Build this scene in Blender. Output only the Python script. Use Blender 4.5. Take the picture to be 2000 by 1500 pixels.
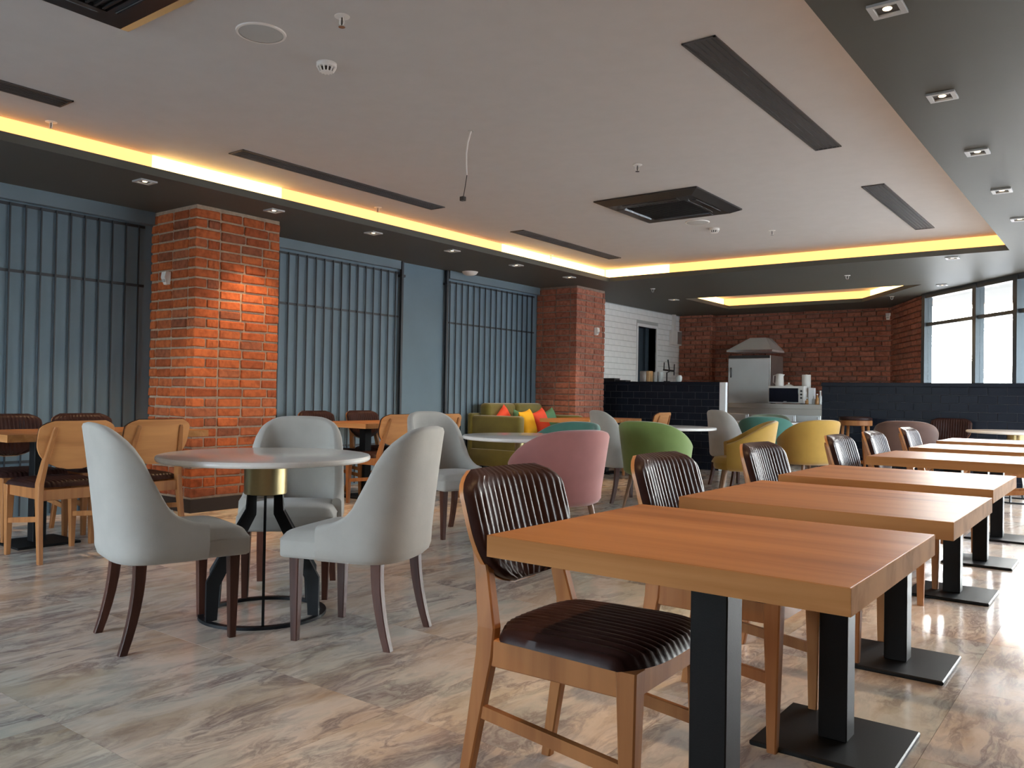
import bpy, bmesh, math, random
from mathutils import Vector, Matrix
random.seed(7)
for o in list(bpy.data.objects): bpy.data.objects.remove(o, do_unlink=True)
scene = bpy.context.scene
C = scene.collection
PI = math.pi

# ------------------------------------------------------------------ camera
F_PX, EYE = 1620.0, 1.05
YAW, PITCH, ROLL = math.radians(37.0), math.radians(0.74), math.radians(0.95)
def _axes():
    cy, sy, cp, sp, cr, sr = math.cos(YAW), math.sin(YAW), math.cos(PITCH), math.sin(PITCH), math.cos(ROLL), math.sin(ROLL)
    w = Vector((-sy*cp, cy*cp, sp)); r = Vector((cy, sy, 0)); u = r.cross(w)
    return cr*r + sr*u, -sr*r + cr*u, w
AR, AU, AW = _axes()
cam_data = bpy.data.cameras.new('camera'); cam = bpy.data.objects.new('camera', cam_data); C.objects.link(cam)
cam_data.sensor_width = 36.0; cam_data.lens = F_PX/2000.0*36.0; cam_data.clip_start = 0.02; cam_data.clip_end = 400
M = Matrix((AR, AU, -AW)).transposed().to_4x4(); M.translation = (0, 0, EYE)
cam.matrix_world = M
scene.camera = cam

# pixel -> place (a pixel gives a direction; the distance comes from the plane it lies on)
def ray(x, y): return AR*((x-1000)/F_PX) + AU*((750-y)/F_PX) + AW
def onz(x, y, z): d = ray(x, y); t = (z-EYE)/d.z; return Vector((t*d.x, t*d.y, z))
def onx(x, y, X): d = ray(x, y); t = X/d.x; return Vector((X, t*d.y, EYE+t*d.z))
def ony(x, y, Y): d = ray(x, y); t = Y/d.y; return Vector((t*d.x, Y, EYE+t*d.z))

# ------------------------------------------------------------------ world, exposure
world = bpy.data.worlds.new('world'); scene.world = world; world.use_nodes = True
bg = world.node_tree.nodes['Background']
sky = world.node_tree.nodes.new('ShaderNodeTexSky'); sky.sky_type = 'NISHITA'; sky.sun_disc = False
sky.sun_elevation = math.radians(26); sky.sun_rotation = math.radians(-6); sky.dust_density = 2.0; sky.air_density = 1.0; sky.altitude = 0
hsv = world.node_tree.nodes.new('ShaderNodeHueSaturation'); hsv.inputs['Saturation'].default_value = 0.40
world.node_tree.links.new(sky.outputs['Color'], hsv.inputs['Color']); world.node_tree.links.new(hsv.outputs['Color'], bg.inputs['Color'])
bg.inputs['Strength'].default_value = 1.6
vs = scene.view_settings
vs.view_transform = 'Standard'; vs.look = 'None'; vs.gamma = 1.0; vs.use_curve_mapping = False
vs.exposure = 1.05
DOWNLIGHT_W = 32.0
LED_STRENGTH = 1.1

# ------------------------------------------------------------------ materials
def new_mat(name):
    m = bpy.data.materials.new(name); m.use_nodes = True
    nt = m.node_tree; b = nt.nodes['Principled BSDF']
    return m, nt, b
def N(nt, t, **kw):
    n = nt.nodes.new(t)
    for k, v in kw.items(): setattr(n, k, v)
    return n
def ramp(nt, stops, fac=None):
    r = N(nt, 'ShaderNodeValToRGB'); e = r.color_ramp.elements
    while len(e) < len(stops): e.new(0.5)
    for i, (p, c) in enumerate(stops): e[i].position = p; e[i].color = (*c, 1)
    if fac is not None: nt.links.new(fac, r.inputs['Fac'])
    return r
def plain(name, col, rough=0.5, metal=0.0, spec=0.5, var=0.0, scale=8.0, bump=0.0, bscale=60.0, coat=0.0, sheen=0.0):
    m, nt, b = new_mat(name)
    b.inputs['Roughness'].default_value = rough; b.inputs['Metallic'].default_value = metal
    b.inputs['Specular IOR Level'].default_value = spec
    b.inputs['Coat Weight'].default_value = coat
    b.inputs['Sheen Weight'].default_value = sheen
    tc = N(nt, 'ShaderNodeTexCoord')
    n = N(nt, 'ShaderNodeTexNoise'); n.inputs['Scale'].default_value = scale; n.inputs['Detail'].default_value = 4
    nt.links.new(tc.outputs['Object'], n.inputs['Vector'])
    v = max(var, 0.02)
    r = ramp(nt, [(0.3, tuple(c*(1-v) for c in col)), (0.7, tuple(min(1, c*(1+v)) for c in col))], n.outputs['Fac'])
    nt.links.new(r.outputs['Color'], b.inputs['Base Color'])
    if bump > 0:
        n2 = N(nt, 'ShaderNodeTexNoise'); n2.inputs['Scale'].default_value = bscale; n2.inputs['Detail'].default_value = 3
        nt.links.new(tc.outputs['Object'], n2.inputs['Vector'])
        bp = N(nt, 'ShaderNodeBump'); bp.inputs['Strength'].default_value = bump; bp.inputs['Distance'].default_value = 0.01
        nt.links.new(n2.outputs['Fac'], bp.inputs['Height']); nt.links.new(bp.outputs['Normal'], b.inputs['Normal'])
    return m
def wood(name, c1, c2, rough=0.4, axis=0, scale=1.0, coat=0.0, rnd=True):
    m, nt, b = new_mat(name)
    tc = N(nt, 'ShaderNodeTexCoord'); oi = N(nt, 'ShaderNodeObjectInfo')
    mul = N(nt, 'ShaderNodeMath', operation='MULTIPLY'); mul.inputs[1].default_value = 37.0 if rnd else 0.0
    nt.links.new(oi.outputs['Random'], mul.inputs[0])
    add = N(nt, 'ShaderNodeVectorMath', operation='ADD')
    nt.links.new(tc.outputs['Object'], add.inputs[0]); nt.links.new(mul.outputs[0], add.inputs[1])
    mp = N(nt, 'ShaderNodeMapping'); s = [16*scale]*3; s[axis] = 0.9*scale; mp.inputs['Scale'].default_value = s
    nt.links.new(add.outputs[0], mp.inputs['Vector'])
    n = N(nt, 'ShaderNodeTexNoise'); n.inputs['Scale'].default_value = 1.0; n.inputs['Detail'].default_value = 7; n.inputs['Distortion'].default_value = 0.6
    nt.links.new(mp.outputs[0], n.inputs['Vector'])
    mp2 = N(nt, 'ShaderNodeMapping'); s2 = [5*scale]*3; s2[axis] = 0.5*scale; mp2.inputs['Scale'].default_value = s2
    nt.links.new(add.outputs[0], mp2.inputs['Vector'])
    n2 = N(nt, 'ShaderNodeTexNoise'); n2.inputs['Scale'].default_value = 1.0; n2.inputs['Detail'].default_value = 3
    nt.links.new(mp2.outputs[0], n2.inputs['Vector'])
    av = N(nt, 'ShaderNodeMath', operation='ADD'); nt.links.new(n.outputs['Fac'], av.inputs[0]); nt.links.new(n2.outputs['Fac'], av.inputs[1])
    hv = N(nt, 'ShaderNodeMath', operation='MULTIPLY'); hv.inputs[1].default_value = 0.5; nt.links.new(av.outputs[0], hv.inputs[0])
    dk = tuple(0.72*a for a in c2)
    r = ramp(nt, [(0.30, dk), (0.42, c2), (0.55, c1), (0.70, tuple(min(1, 1.12*a) for a in c1))], hv.outputs[0])
    nt.links.new(r.outputs['Color'], b.inputs['Base Color'])
    b.inputs['Roughness'].default_value = rough; b.inputs['Coat Weight'].default_value = coat
    bp = N(nt, 'ShaderNodeBump'); bp.inputs['Strength'].default_value = 0.05; bp.inputs['Distance'].default_value = 0.005
    nt.links.new(n.outputs['Fac'], bp.inputs['Height']); nt.links.new(bp.outputs['Normal'], b.inputs['Normal'])
    return m
def marble(name):
    m, nt, b = new_mat(name); L = nt.links.new
    tc = N(nt, 'ShaderNodeTexCoord'); oi = N(nt, 'ShaderNodeObjectInfo')
    mul = N(nt, 'ShaderNodeMath', operation='MULTIPLY'); mul.inputs[1].default_value = 53.0
    L(oi.outputs['Random'], mul.inputs[0])
    add = N(nt, 'ShaderNodeVectorMath', operation='ADD'); L(tc.outputs['Object'], add.inputs[0]); L(mul.outputs[0], add.inputs[1])
    rot = N(nt, 'ShaderNodeMapping'); rot.inputs['Rotation'].default_value = (0, 0, math.radians(12)); rot.inputs['Scale'].default_value = (1.75, 0.62, 1.0)
    L(add.outputs[0], rot.inputs['Vector'])
    # warp
    w = N(nt, 'ShaderNodeTexNoise'); w.inputs['Scale'].default_value = 3.0; w.inputs['Detail'].default_value = 4
    L(rot.outputs[0], w.inputs['Vector'])
    ws = N(nt, 'ShaderNodeVectorMath', operation='SCALE'); ws.inputs['Scale'].default_value = 0.55; L(w.outputs['Color'], ws.inputs[0])
    wv = N(nt, 'ShaderNodeVectorMath', operation='ADD'); L(rot.outputs[0], wv.inputs[0]); L(ws.outputs[0], wv.inputs[1])
    # clouds
    n1 = N(nt, 'ShaderNodeTexNoise'); n1.inputs['Scale'].default_value = 2.6; n1.inputs['Detail'].default_value = 8; n1.inputs['Roughness'].default_value = 0.6
    L(wv.outputs[0], n1.inputs['Vector'])
    base = ramp(nt, [(0.28, (0.56, 0.42, 0.30)), (0.42, (0.68, 0.57, 0.46)), (0.52, (0.80, 0.71, 0.62)), (0.62, (0.66, 0.63, 0.56)), (0.75, (0.82, 0.74, 0.65))], n1.outputs['Fac'])
    # broad tint
    n2 = N(nt, 'ShaderNodeTexNoise'); n2.inputs['Scale'].default_value = 1.1; n2.inputs['Detail'].default_value = 3
    L(add.outputs[0], n2.inputs['Vector'])
    tint = ramp(nt, [(0.32, (0.97, 0.86, 0.77)), (0.5, (0.98, 0.95, 0.92)), (0.68, (0.87, 0.91, 0.87))], n2.outputs['Fac'])
    mx = N(nt, 'ShaderNodeMix', data_type='RGBA', blend_type='MULTIPLY'); mx.inputs['Factor'].default_value = 1.0
    L(base.outputs['Color'], mx.inputs['A']); L(tint.outputs['Color'], mx.inputs['B'])
    # veins
    n3 = N(nt, 'ShaderNodeTexNoise'); n3.inputs['Scale'].default_value = 3.6; n3.inputs['Detail'].default_value = 9; n3.inputs['Roughness'].default_value = 0.66; n3.inputs['Distortion'].default_value = 0.5
    L(wv.outputs[0], n3.inputs['Vector'])
    s = N(nt, 'ShaderNodeMath', operation='SUBTRACT'); s.inputs[1].default_value = 0.5; L(n3.outputs['Fac'], s.inputs[0])
    a = N(nt, 'ShaderNodeMath', operation='ABSOLUTE'); L(s.outputs[0], a.inputs[0])
    vr = ramp(nt, [(0.0, (0.95,)*3), (0.024, (0.6, 0.6, 0.6)), (0.085, (0, 0, 0))], a.outputs[0])
    n4 = N(nt, 'ShaderNodeTexNoise'); n4.inputs['Scale'].default_value = 2.4; n4.inputs['Detail'].default_value = 5; L(rot.outputs[0], n4.inputs['Vector'])
    msk = ramp(nt, [(0.40, (0.07,)*3), (0.60, (0.85,)*3)], n4.outputs['Fac'])
    vm = N(nt, 'ShaderNodeMath', operation='MULTIPLY'); L(vr.outputs['Color'], vm.inputs[0]); L(msk.outputs['Color'], vm.inputs[1])
    mx2 = N(nt, 'ShaderNodeMix', data_type='RGBA'); L(vm.outputs[0], mx2.inputs['Factor'])
    L(mx.outputs['Result'], mx2.inputs['A']); mx2.inputs['B'].default_value = (0.19, 0.145, 0.145, 1)
    # dark mauve cloud patches
    pm = ramp(nt, [(0.54, (0, 0, 0)), (0.70, (0.45,)*3)], n4.outputs['Fac'])
    mx3 = N(nt, 'ShaderNodeMix', data_type='RGBA'); L(pm.outputs['Color'], mx3.inputs['Factor'])
    L(mx2.outputs['Result'], mx3.inputs['A']); mx3.inputs['B'].default_value = (0.36, 0.30, 0.29, 1)
    L(mx3.outputs['Result'], b.inputs['Base Color'])
    b.inputs['Roughness'].default_value = 0.17; b.inputs['Specular IOR Level'].default_value = 0.45
    return m
def brickmat(name, stops):
    m, nt, b = new_mat(name); L = nt.links.new
    oi = N(nt, 'ShaderNodeObjectInfo'); r = ramp(nt, stops, oi.outputs['Random'])
    tc = N(nt, 'ShaderNodeTexCoord'); n = N(nt, 'ShaderNodeTexNoise'); n.inputs['Scale'].default_value = 22; n.inputs['Detail'].default_value = 6
    ad = N(nt, 'ShaderNodeVectorMath', operation='ADD'); L(tc.outputs['Object'], ad.inputs[0])
    ml = N(nt, 'ShaderNodeMath', operation='MULTIPLY'); ml.inputs[1].default_value = 91; L(oi.outputs['Random'], ml.inputs[0]); L(ml.outputs[0], ad.inputs[1])
    L(ad.outputs[0], n.inputs['Vector'])
    r2 = ramp(nt, [(0.3, (0.62, 0.58, 0.56)), (0.6, (1, 1, 1)), (0.78, (1.0, 0.95, 0.9))], n.outputs['Fac'])
    mx = N(nt, 'ShaderNodeMix', data_type='RGBA', blend_type='MULTIPLY'); mx.inputs['Factor'].default_value = 1
    L(r.outputs['Color'], mx.inputs['A']); L(r2.outputs['Color'], mx.inputs['B']); L(mx.outputs['Result'], b.inputs['Base Color'])
    b.inputs['Roughness'].default_value = 0.85; b.inputs['Specular IOR Level'].default_value = 0.25
    bp = N(nt, 'ShaderNodeBump'); bp.inputs['Strength'].default_value = 0.5; bp.inputs['Distance'].default_value = 0.006
    L(n.outputs['Fac'], bp.inputs['Height']); L(bp.outputs['Normal'], b.inputs['Normal'])
    return m
def emit(name, col, strength):
    m, nt, b = new_mat(name)
    b.inputs['Base Color'].default_value = (*col, 1)
    b.inputs['Emission Color'].default_value = (*col, 1); b.inputs['Emission Strength'].default_value = strength
    return m
def glassmat(name, tint=(0.93, 0.97, 1.0), refl=0.05):
    m, nt, b = new_mat(name); nt.nodes.remove(b)
    out = nt.nodes['Material Output']
    t = N(nt, 'ShaderNodeBsdfTransparent'); t.inputs['Color'].default_value = (*tint, 1)
    g = N(nt, 'ShaderNodeBsdfGlossy'); g.inputs['Roughness'].default_value = 0.02
    mx = N(nt, 'ShaderNodeMixShader'); mx.inputs[0].default_value = refl; nt.links.new(t.outputs[0], mx.inputs[1]); nt.links.new(g.outputs[0], mx.inputs[2])
    nt.links.new(mx.outputs[0], out.inputs['Surface'])
    return m

MT = {}
MT['marble'] = marble('marble')
MT['grout'] = plain('grout', (0.30, 0.27, 0.23), 0.8)
MT['ceil_white'] = plain('ceiling_white', (0.53, 0.515, 0.50), 0.85, spec=0.1)
MT['soffit'] = plain('soffit_paint', (0.095, 0.097, 0.086), 0.5, spec=0.08, scale=2)
MT['slate'] = plain('slate_paint', (0.118, 0.182, 0.232), 0.6, var=0.05, scale=3)
MT['slate_band'] = plain('slate_band_paint', (0.132, 0.185, 0.222), 0.6, var=0.04, scale=3)
MT['black_metal'] = plain('black_metal', (0.010, 0.011, 0.013), 0.45, spec=0.2)
MT['rod_metal'] = plain('rod_metal', (0.012, 0.018, 0.026), 0.5)
MT['post_metal'] = plain('pedestal_metal', (0.008, 0.008, 0.0085), 0.5, spec=0.14, bump=0.05, bscale=300)
MT['plinth'] = plain('plinth_paint', (0.03, 0.022, 0.019), 0.6, spec=0.2)
MT['mortar'] = plain('mortar', (0.36, 0.27, 0.20), 0.95, spec=0.1, var=0.15, scale=30, bump=0.4, bscale=80)
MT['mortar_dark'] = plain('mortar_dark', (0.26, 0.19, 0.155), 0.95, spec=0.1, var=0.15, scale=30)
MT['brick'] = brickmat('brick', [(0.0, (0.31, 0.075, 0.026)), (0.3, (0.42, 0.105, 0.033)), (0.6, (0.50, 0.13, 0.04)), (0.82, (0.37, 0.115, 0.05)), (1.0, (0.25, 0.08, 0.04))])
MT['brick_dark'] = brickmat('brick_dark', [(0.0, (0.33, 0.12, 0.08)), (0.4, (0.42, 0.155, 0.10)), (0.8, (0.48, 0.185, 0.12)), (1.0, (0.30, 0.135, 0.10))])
MT['white_tile'] = plain('white_tile', (0.88, 0.90, 0.90), 0.18, var=0.03, scale=5)
MT['white_grout'] = plain('white_grout', (0.42, 0.44, 0.44), 0.9)
MT['black_tile'] = plain('black_tile', (0.014, 0.017, 0.026), 0.3, spec=0.07)
MT['black_grout'] = plain('black_grout', (0.075, 0.075, 0.085), 0.85)
MT['table_wood'] = wood('table_wood', (0.34, 0.148, 0.050), (0.265, 0.106, 0.034), 0.48, axis=0)
MT['table_wood'].node_tree.nodes['Principled BSDF'].inputs['Specular IOR Level'].default_value = 0.14
MT['edge_wood'] = wood('edge_wood', (0.50, 0.24, 0.095), (0.38, 0.17, 0.06), 0.65, axis=0)
MT['edge_wood'].node_tree.nodes['Principled BSDF'].inputs['Specular IOR Level'].default_value = 0.04
MT['chair_wood'] = wood('chair_wood', (0.37, 0.155, 0.052), (0.29, 0.112, 0.036), 0.48, axis=2, scale=1.4)
MT['chair_wood'].node_tree.nodes['Principled BSDF'].inputs['Specular IOR Level'].default_value = 0.25
MT['ply_wood'] = wood('ply_wood', (0.52, 0.235, 0.082), (0.43, 0.18, 0.06), 0.4, axis=1, scale=1.0)
MT['dark_wood'] = wood('dark_wood', (0.085, 0.032, 0.021), (0.05, 0.02, 0.014), 0.32, axis=2, scale=1.4)
for k_ in ('dark_wood',): MT[k_].node_tree.nodes['Principled BSDF'].inputs['Specular IOR Level'].default_value = 0.2
MT['tub_wood'] = wood('tub_leg_wood', (0.30, 0.17, 0.10), (0.2, 0.1, 0.055), 0.4, axis=2, scale=1.4)
MT['leather'] = plain('leather', (0.030, 0.0125, 0.0105), 0.40, spec=0.15, var=0.25, scale=14, bump=0.05, bscale=220)
MT['leather_piping'] = plain('leather_piping', (0.028, 0.012, 0.010), 0.3)
MT['grey_fabric'] = plain('grey_fabric', (0.41, 0.39, 0.355), 0.9, spec=0.15, var=0.05, scale=9, bump=0.12, bscale=400, sheen=0.25)
MT['pink_fabric'] = plain('pink_fabric', (0.40, 0.165, 0.15), 0.85, spec=0.15, var=0.06, bump=0.1, bscale=400, sheen=0.4)
MT['green_fabric'] = plain('green_fabric', (0.20, 0.28, 0.085), 0.85, spec=0.15, var=0.06, bump=0.1, bscale=400, sheen=0.4)
MT['yellow_fabric'] = plain('yellow_fabric', (0.46, 0.27, 0.055), 0.85, spec=0.15, var=0.06, bump=0.1, bscale=400, sheen=0.4)
MT['teal_fabric'] = plain('teal_fabric', (0.085, 0.22, 0.175), 0.85, spec=0.15, var=0.06, bump=0.1, bscale=400, sheen=0.4)
MT['sage_fabric'] = plain('sage_fabric', (0.26, 0.31, 0.22), 0.85, spec=0.15, var=0.06, bump=0.1, bscale=400, sheen=0.4)
MT['brown_fabric'] = plain('brown_fabric', (0.13, 0.075, 0.06), 0.8, spec=0.2, var=0.06, bump=0.1, bscale=400, sheen=0.3)
MT['sofa_fabric'] = plain('sofa_fabric', (0.115, 0.105, 0.018), 0.8, spec=0.2, var=0.18, scale=5, bump=0.1, bscale=300, sheen=0.5)
MT['red_fabric'] = plain('red_fabric', (0.62, 0.065, 0.03), 0.85, var=0.06)
MT['mustard_fabric'] = plain('mustard_fabric', (0.66, 0.37, 0.01), 0.85, var=0.06)
MT['jade_fabric'] = plain('jade_fabric', (0.07, 0.20, 0.11), 0.85, var=0.06)
MT['quartz'] = plain('white_quartz', (0.90, 0.87, 0.82), 0.12, var=0.02, scale=40)
MT['brass'] = plain('brushed_brass', (0.42, 0.33, 0.17), 0.33, metal=1.0, var=0.1, scale=3)
MT['steel'] = plain('stainless_steel', (0.66, 0.69, 0.71), 0.42, metal=0.9, var=0.05, scale=3)
MT['steel_dull'] = plain('dull_steel', (0.46, 0.45, 0.43), 0.45, metal=0.8, var=0.05, scale=3)
MT['white_plastic'] = plain('white_plastic', (0.74, 0.73, 0.70), 0.4)
MT['white_paint'] = plain('white_paint', (0.78, 0.79, 0.80), 0.5)
MT['speaker_cloth'] = plain('speaker_mesh', (0.42, 0.43, 0.42), 0.8)
MT['dark_plastic'] = plain('dark_plastic', (0.02, 0.02, 0.022), 0.35)
MT['ac_black'] = plain('ac_black', (0.012, 0.012, 0.014), 0.35)
MT['ac_grille'] = plain('ac_grille', (0.010, 0.010, 0.011), 0.6)
MT['vent'] = plain('vent_metal', (0.048, 0.046, 0.047), 0.55)
MT['frame_alu'] = plain('window_frame_metal', (0.07, 0.085, 0.095), 0.4, metal=0.3)
MT['chrome'] = plain('chrome', (0.75, 0.75, 0.76), 0.15, metal=1.0)
MT['lamp_frame'] = plain('lamp_frame', (0.42, 0.43, 0.43), 0.5)
MT['door_blue'] = plain('door_blue', (0.035, 0.055, 0.075), 0.5)
MT['glass'] = glassmat('window_glass')
MT['bottle_glass'] = plain('bottle_glass', (0.55, 0.57, 0.56), 0.1, var=0.1)
MT['amber'] = plain('amber_liquid', (0.40, 0.19, 0.06), 0.2)
MT['cardboard'] = plain('kraft_card', (0.55, 0.36, 0.18), 0.7)
MT['concrete'] = plain('terrace_concrete', (0.55, 0.54, 0.52), 0.9, var=0.08, scale=1.5)
MT['plaster'] = plain('plaster', (0.42, 0.40, 0.38), 0.9)
MT['led_hot'] = emit('led_hot', (1.0, 0.58, 0.19), LED_STRENGTH*2.6)
MT['led_warm'] = emit('led_warm', (1.0, 0.45, 0.13), LED_STRENGTH)
MT['lamp_on'] = emit('lamp_on', (1.0, 0.72, 0.42), 4.0)
MT['microwave_glass'] = plain('microwave_glass', (0.012, 0.014, 0.024), 0.1)

# ------------------------------------------------------------------ mesh helpers
def link_mesh(name, verts, faces, mat, parent=None, loc=None, smooth=None, rot=None):
    me = bpy.data.meshes.new(name); me.from_pydata([tuple(v) for v in verts], [], faces); me.update()
    return link_me(name, me, mat, parent, loc, smooth, rot)
def link_me(name, me, mat, parent=None, loc=None, smooth=None, rot=None):
    if mat is not None and len(me.materials) == 0: me.materials.append(MT[mat] if isinstance(mat, str) else mat)
    if smooth is not None:
        for p in me.polygons: p.use_smooth = True
        me.set_sharp_from_angle(angle=math.radians(smooth))
    o = bpy.data.objects.new(name, me); C.objects.link(o)
    if parent is not None: o.parent = parent
    if loc is not None: o.location = loc
    if rot is not None: o.rotation_euler = rot
    return o
def again(src, name, parent=None, loc=(0, 0, 0), scale=None, rot=None):
    o = bpy.data.objects.new(name, src.data if hasattr(src, 'data') else src); C.objects.link(o)
    if parent is not None: o.parent = parent
    o.location = loc
    if scale is not None: o.scale = scale
    if rot is not None: o.rotation_euler = rot
    return o
class B:
    """collects shapes that make up ONE part"""
    def __init__(s): s.v = []; s.f = []
    def add(s, vs, fs):
        k = len(s.v); s.v += [Vector(v) for v in vs]; s.f += [tuple(i+k for i in f) for f in fs]; return s
    def box(s, x0, x1, y0, y1, z0, z1, bev=0.0, seg=1):
        if bev <= 0:
            v = [(x, y, z) for x in (x0, x1) for y in (y0, y1) for z in (z0, z1)]
            return s.add(v, [(0, 1, 3, 2), (4, 6, 7, 5), (0, 4, 5, 1), (2, 3, 7, 6), (0, 2, 6, 4), (1, 5, 7, 3)])
        bm = bmesh.new(); bmesh.ops.create_cube(bm, size=1)
        for v in bm.verts: v.co = Vector(((x0+x1)/2+v.co.x*(x1-x0), (y0+y1)/2+v.co.y*(y1-y0), (z0+z1)/2+v.co.z*(z1-z0)))
        bmesh.ops.bevel(bm, geom=list(bm.edges), offset=bev, segments=seg, affect='EDGES', profile=0.5)
        bm.verts.index_update()
        s.add([v.co.copy() for v in bm.verts], [tuple(v.index for v in f.verts) for f in bm.faces]); bm.free(); return s
    def prism(s, pts, z0, z1):
        n = len(pts); v = [(p[0], p[1], z0) for p in pts] + [(p[0], p[1], z1) for p in pts]
        f = [tuple(reversed(range(n))), tuple(range(n, 2*n))] + [(i, (i+1) % n, n+(i+1) % n, n+i) for i in range(n)]
        return s.add(v, f)
    def lathe(s, prof, n=24, c=(0, 0), cap=True):
        v = []; f = []
        for (r, z) in prof:
            for i in range(n):
                a = 2*PI*i/n; v.append((c[0]+r*math.cos(a), c[1]+r*math.sin(a), z))
        for j in range(len(prof)-1):
            for i in range(n): f.append((j*n+i, j*n+(i+1) % n, (j+1)*n+(i+1) % n, (j+1)*n+i))
        if cap: f.append(tuple(reversed(range(n)))); m = (len(prof)-1)*n; f.append(tuple(range(m, m+n)))
        return s.add(v, f)
    def tube(s, pts, r, n=8):
        pts = [Vector(p) for p in pts]; rs = r if isinstance(r, (list, tuple)) else [r]*len(pts)
        v = []; f = []; ref = None
        for i, p in enumerate(pts):
            t = (pts[min(i+1, len(pts)-1)]-pts[max(i-1, 0)]).normalized()
            if ref is None: ref = Vector((1, 0, 0)) if abs(t.x) < 0.9 else Vector((0, 1, 0))
            a = (ref - t*ref.dot(t)).normalized(); bb = t.cross(a); ref = a
            for k in range(n):
                an = 2*PI*k/n; v.append(p + a*(rs[i]*math.cos(an)) + bb*(rs[i]*math.sin(an)))
        for j in range(len(pts)-1):
            for k in range(n): f.append((j*n+k, j*n+(k+1) % n, (j+1)*n+(k+1) % n, (j+1)*n+k))
        f.append(tuple(reversed(range(n)))); m = (len(pts)-1)*n; f.append(tuple(range(m, m+n)))
        return s.add(v, f)
    def bar(s, sec, ch=0.004):
        """sec: list of (x, y, z, half_x, half_y): a tapering squared bar with chamfered corners"""
        v = []; f = []
        for (x, y, z, hx, hy) in sec:
            for (a, b2) in ((-hx+ch, -hy), (hx-ch, -hy), (hx, -hy+ch), (hx, hy-ch), (hx-ch, hy), (-hx+ch, hy), (-hx, hy-ch), (-hx, -hy+ch)):
                v.append((x+a, y+b2, z))
        m = len(sec)
        for j in range(m-1):
            for k in range(8): f.append((j*8+k, j*8+(k+1) % 8, (j+1)*8+(k+1) % 8, (j+1)*8+k))
        f.append(tuple(reversed(range(8)))); f.append(tuple(range((m-1)*8, m*8)))
        return s.add(v, f)
    def grid(s, fn, nu, nv):
        v = [fn(i/nu, j/nv) for i in range(nu+1) for j in range(nv+1)]
        f = [(i*(nv+1)+j, (i+1)*(nv+1)+j, (i+1)*(nv+1)+j+1, i*(nv+1)+j+1) for i in range(nu) for j in range(nv)]
        return s.add(v, f)
    def o(s, name, mat, parent=None, loc=None, smooth=None, rot=None):
        bm = bmesh.new()
        vs_ = [bm.verts.new(v) for v in s.v]
        for f in s.f:
            try: bm.faces.new([vs_[i] for i in f])
            except ValueError: pass
        bmesh.ops.remove_doubles(bm, verts=bm.verts, dist=1e-5)
        bmesh.ops.recalc_face_normals(bm, faces=bm.faces)
        me = bpy.data.meshes.new(name); bm.to_mesh(me); bm.free()
        return link_me(name, me, mat, parent, loc, smooth, rot)
def tag(o, label, cat, group=None):
    o['label'] = label; o['category'] = cat
    if group: o['group'] = group
    return o
def thing(name, label=None, cat=None, loc=(0, 0, 0), rz=0.0, group=None):
    o = bpy.data.objects.new(name, None); C.objects.link(o); o.location = loc; o.rotation_euler = (0, 0, rz)
    o.empty_display_size = 0.05
    if label: tag(o, label, cat, group)
    return o
def struct(o): o['kind'] = 'structure'; return o
def dup(root, label, loc, rz=0.0, group=None, mats=None):
    def cp(src, par):
        c = src.copy(); C.objects.link(c); c.parent = par
        if mats and src.type == 'MESH' and src.data.materials[0].name in mats:
            c.material_slots[0].link = 'OBJECT'; c.material_slots[0].material = MT[mats[src.data.materials[0].name]]
        for ch in kids.get(src, []): cp(ch, c)
        return c
    kids = {}
    for ob in list(C.objects):
        if ob.parent is not None: kids.setdefault(ob.parent, []).append(ob)
    r = cp(root, None); r.location = loc; r.rotation_euler = (0, 0, rz); r['label'] = label
    if group: r['group'] = group
    return r

# ------------------------------------------------------------------ room shell
WX, BY = -7.1, 14.8              # left wall plane, back wall plane
ZS, ZF, ZT = 2.63, 2.69, 2.83    # soffit underside, cove lip top, tray ceiling
TX0, TX1, TY1, TY0 = -5.83, -1.06, 9.92, -1.6   # tray opening
RX = 1.85                        # right window wall
DP, DD = Vector((-2.5, 13.4, 0)), Vector((0.65, -0.76, 0))   # diagonal window wall
# floor
floor = struct(B().box(-7.4, RX+0.15, -3.2, 15.2, -0.12, -0.012).o('floor', 'grout'))
TS = 0.73; gx, gy = -1.965, 2.70
tile_me = B().box(-TS/2+0.0006, TS/2-0.0006, -TS/2+0.0006, TS/2-0.0006, -0.012, 0.0).o('floor_tile', 'marble', floor)
first = True
ix0, ix1 = math.ceil((WX-gx)/TS)-1, int((RX-gx)/TS)
for i in range(ix0, ix1+1):
    for j in range(-3, 17):
        cx, cy = gx+(i+0.5)*TS, gy+(j+0.5)*TS
        sx = 1.0
        if cx-TS/2 < WX: w = cx+TS/2-WX; sx = w/TS; cx = WX+w/2
        if first: o = tile_me; o.location = (cx, cy, 0); first = False
        else: o = again(tile_me, 'floor_tile', floor, (cx, cy, 0))
        o.scale = (sx, 1, 1); o.location.z = -random.uniform(0, 0.0006)
# outside ground
struct(B().box(-30, 60, -30, 60, -0.5, -0.3).o('ground', 'concrete'))
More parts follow.
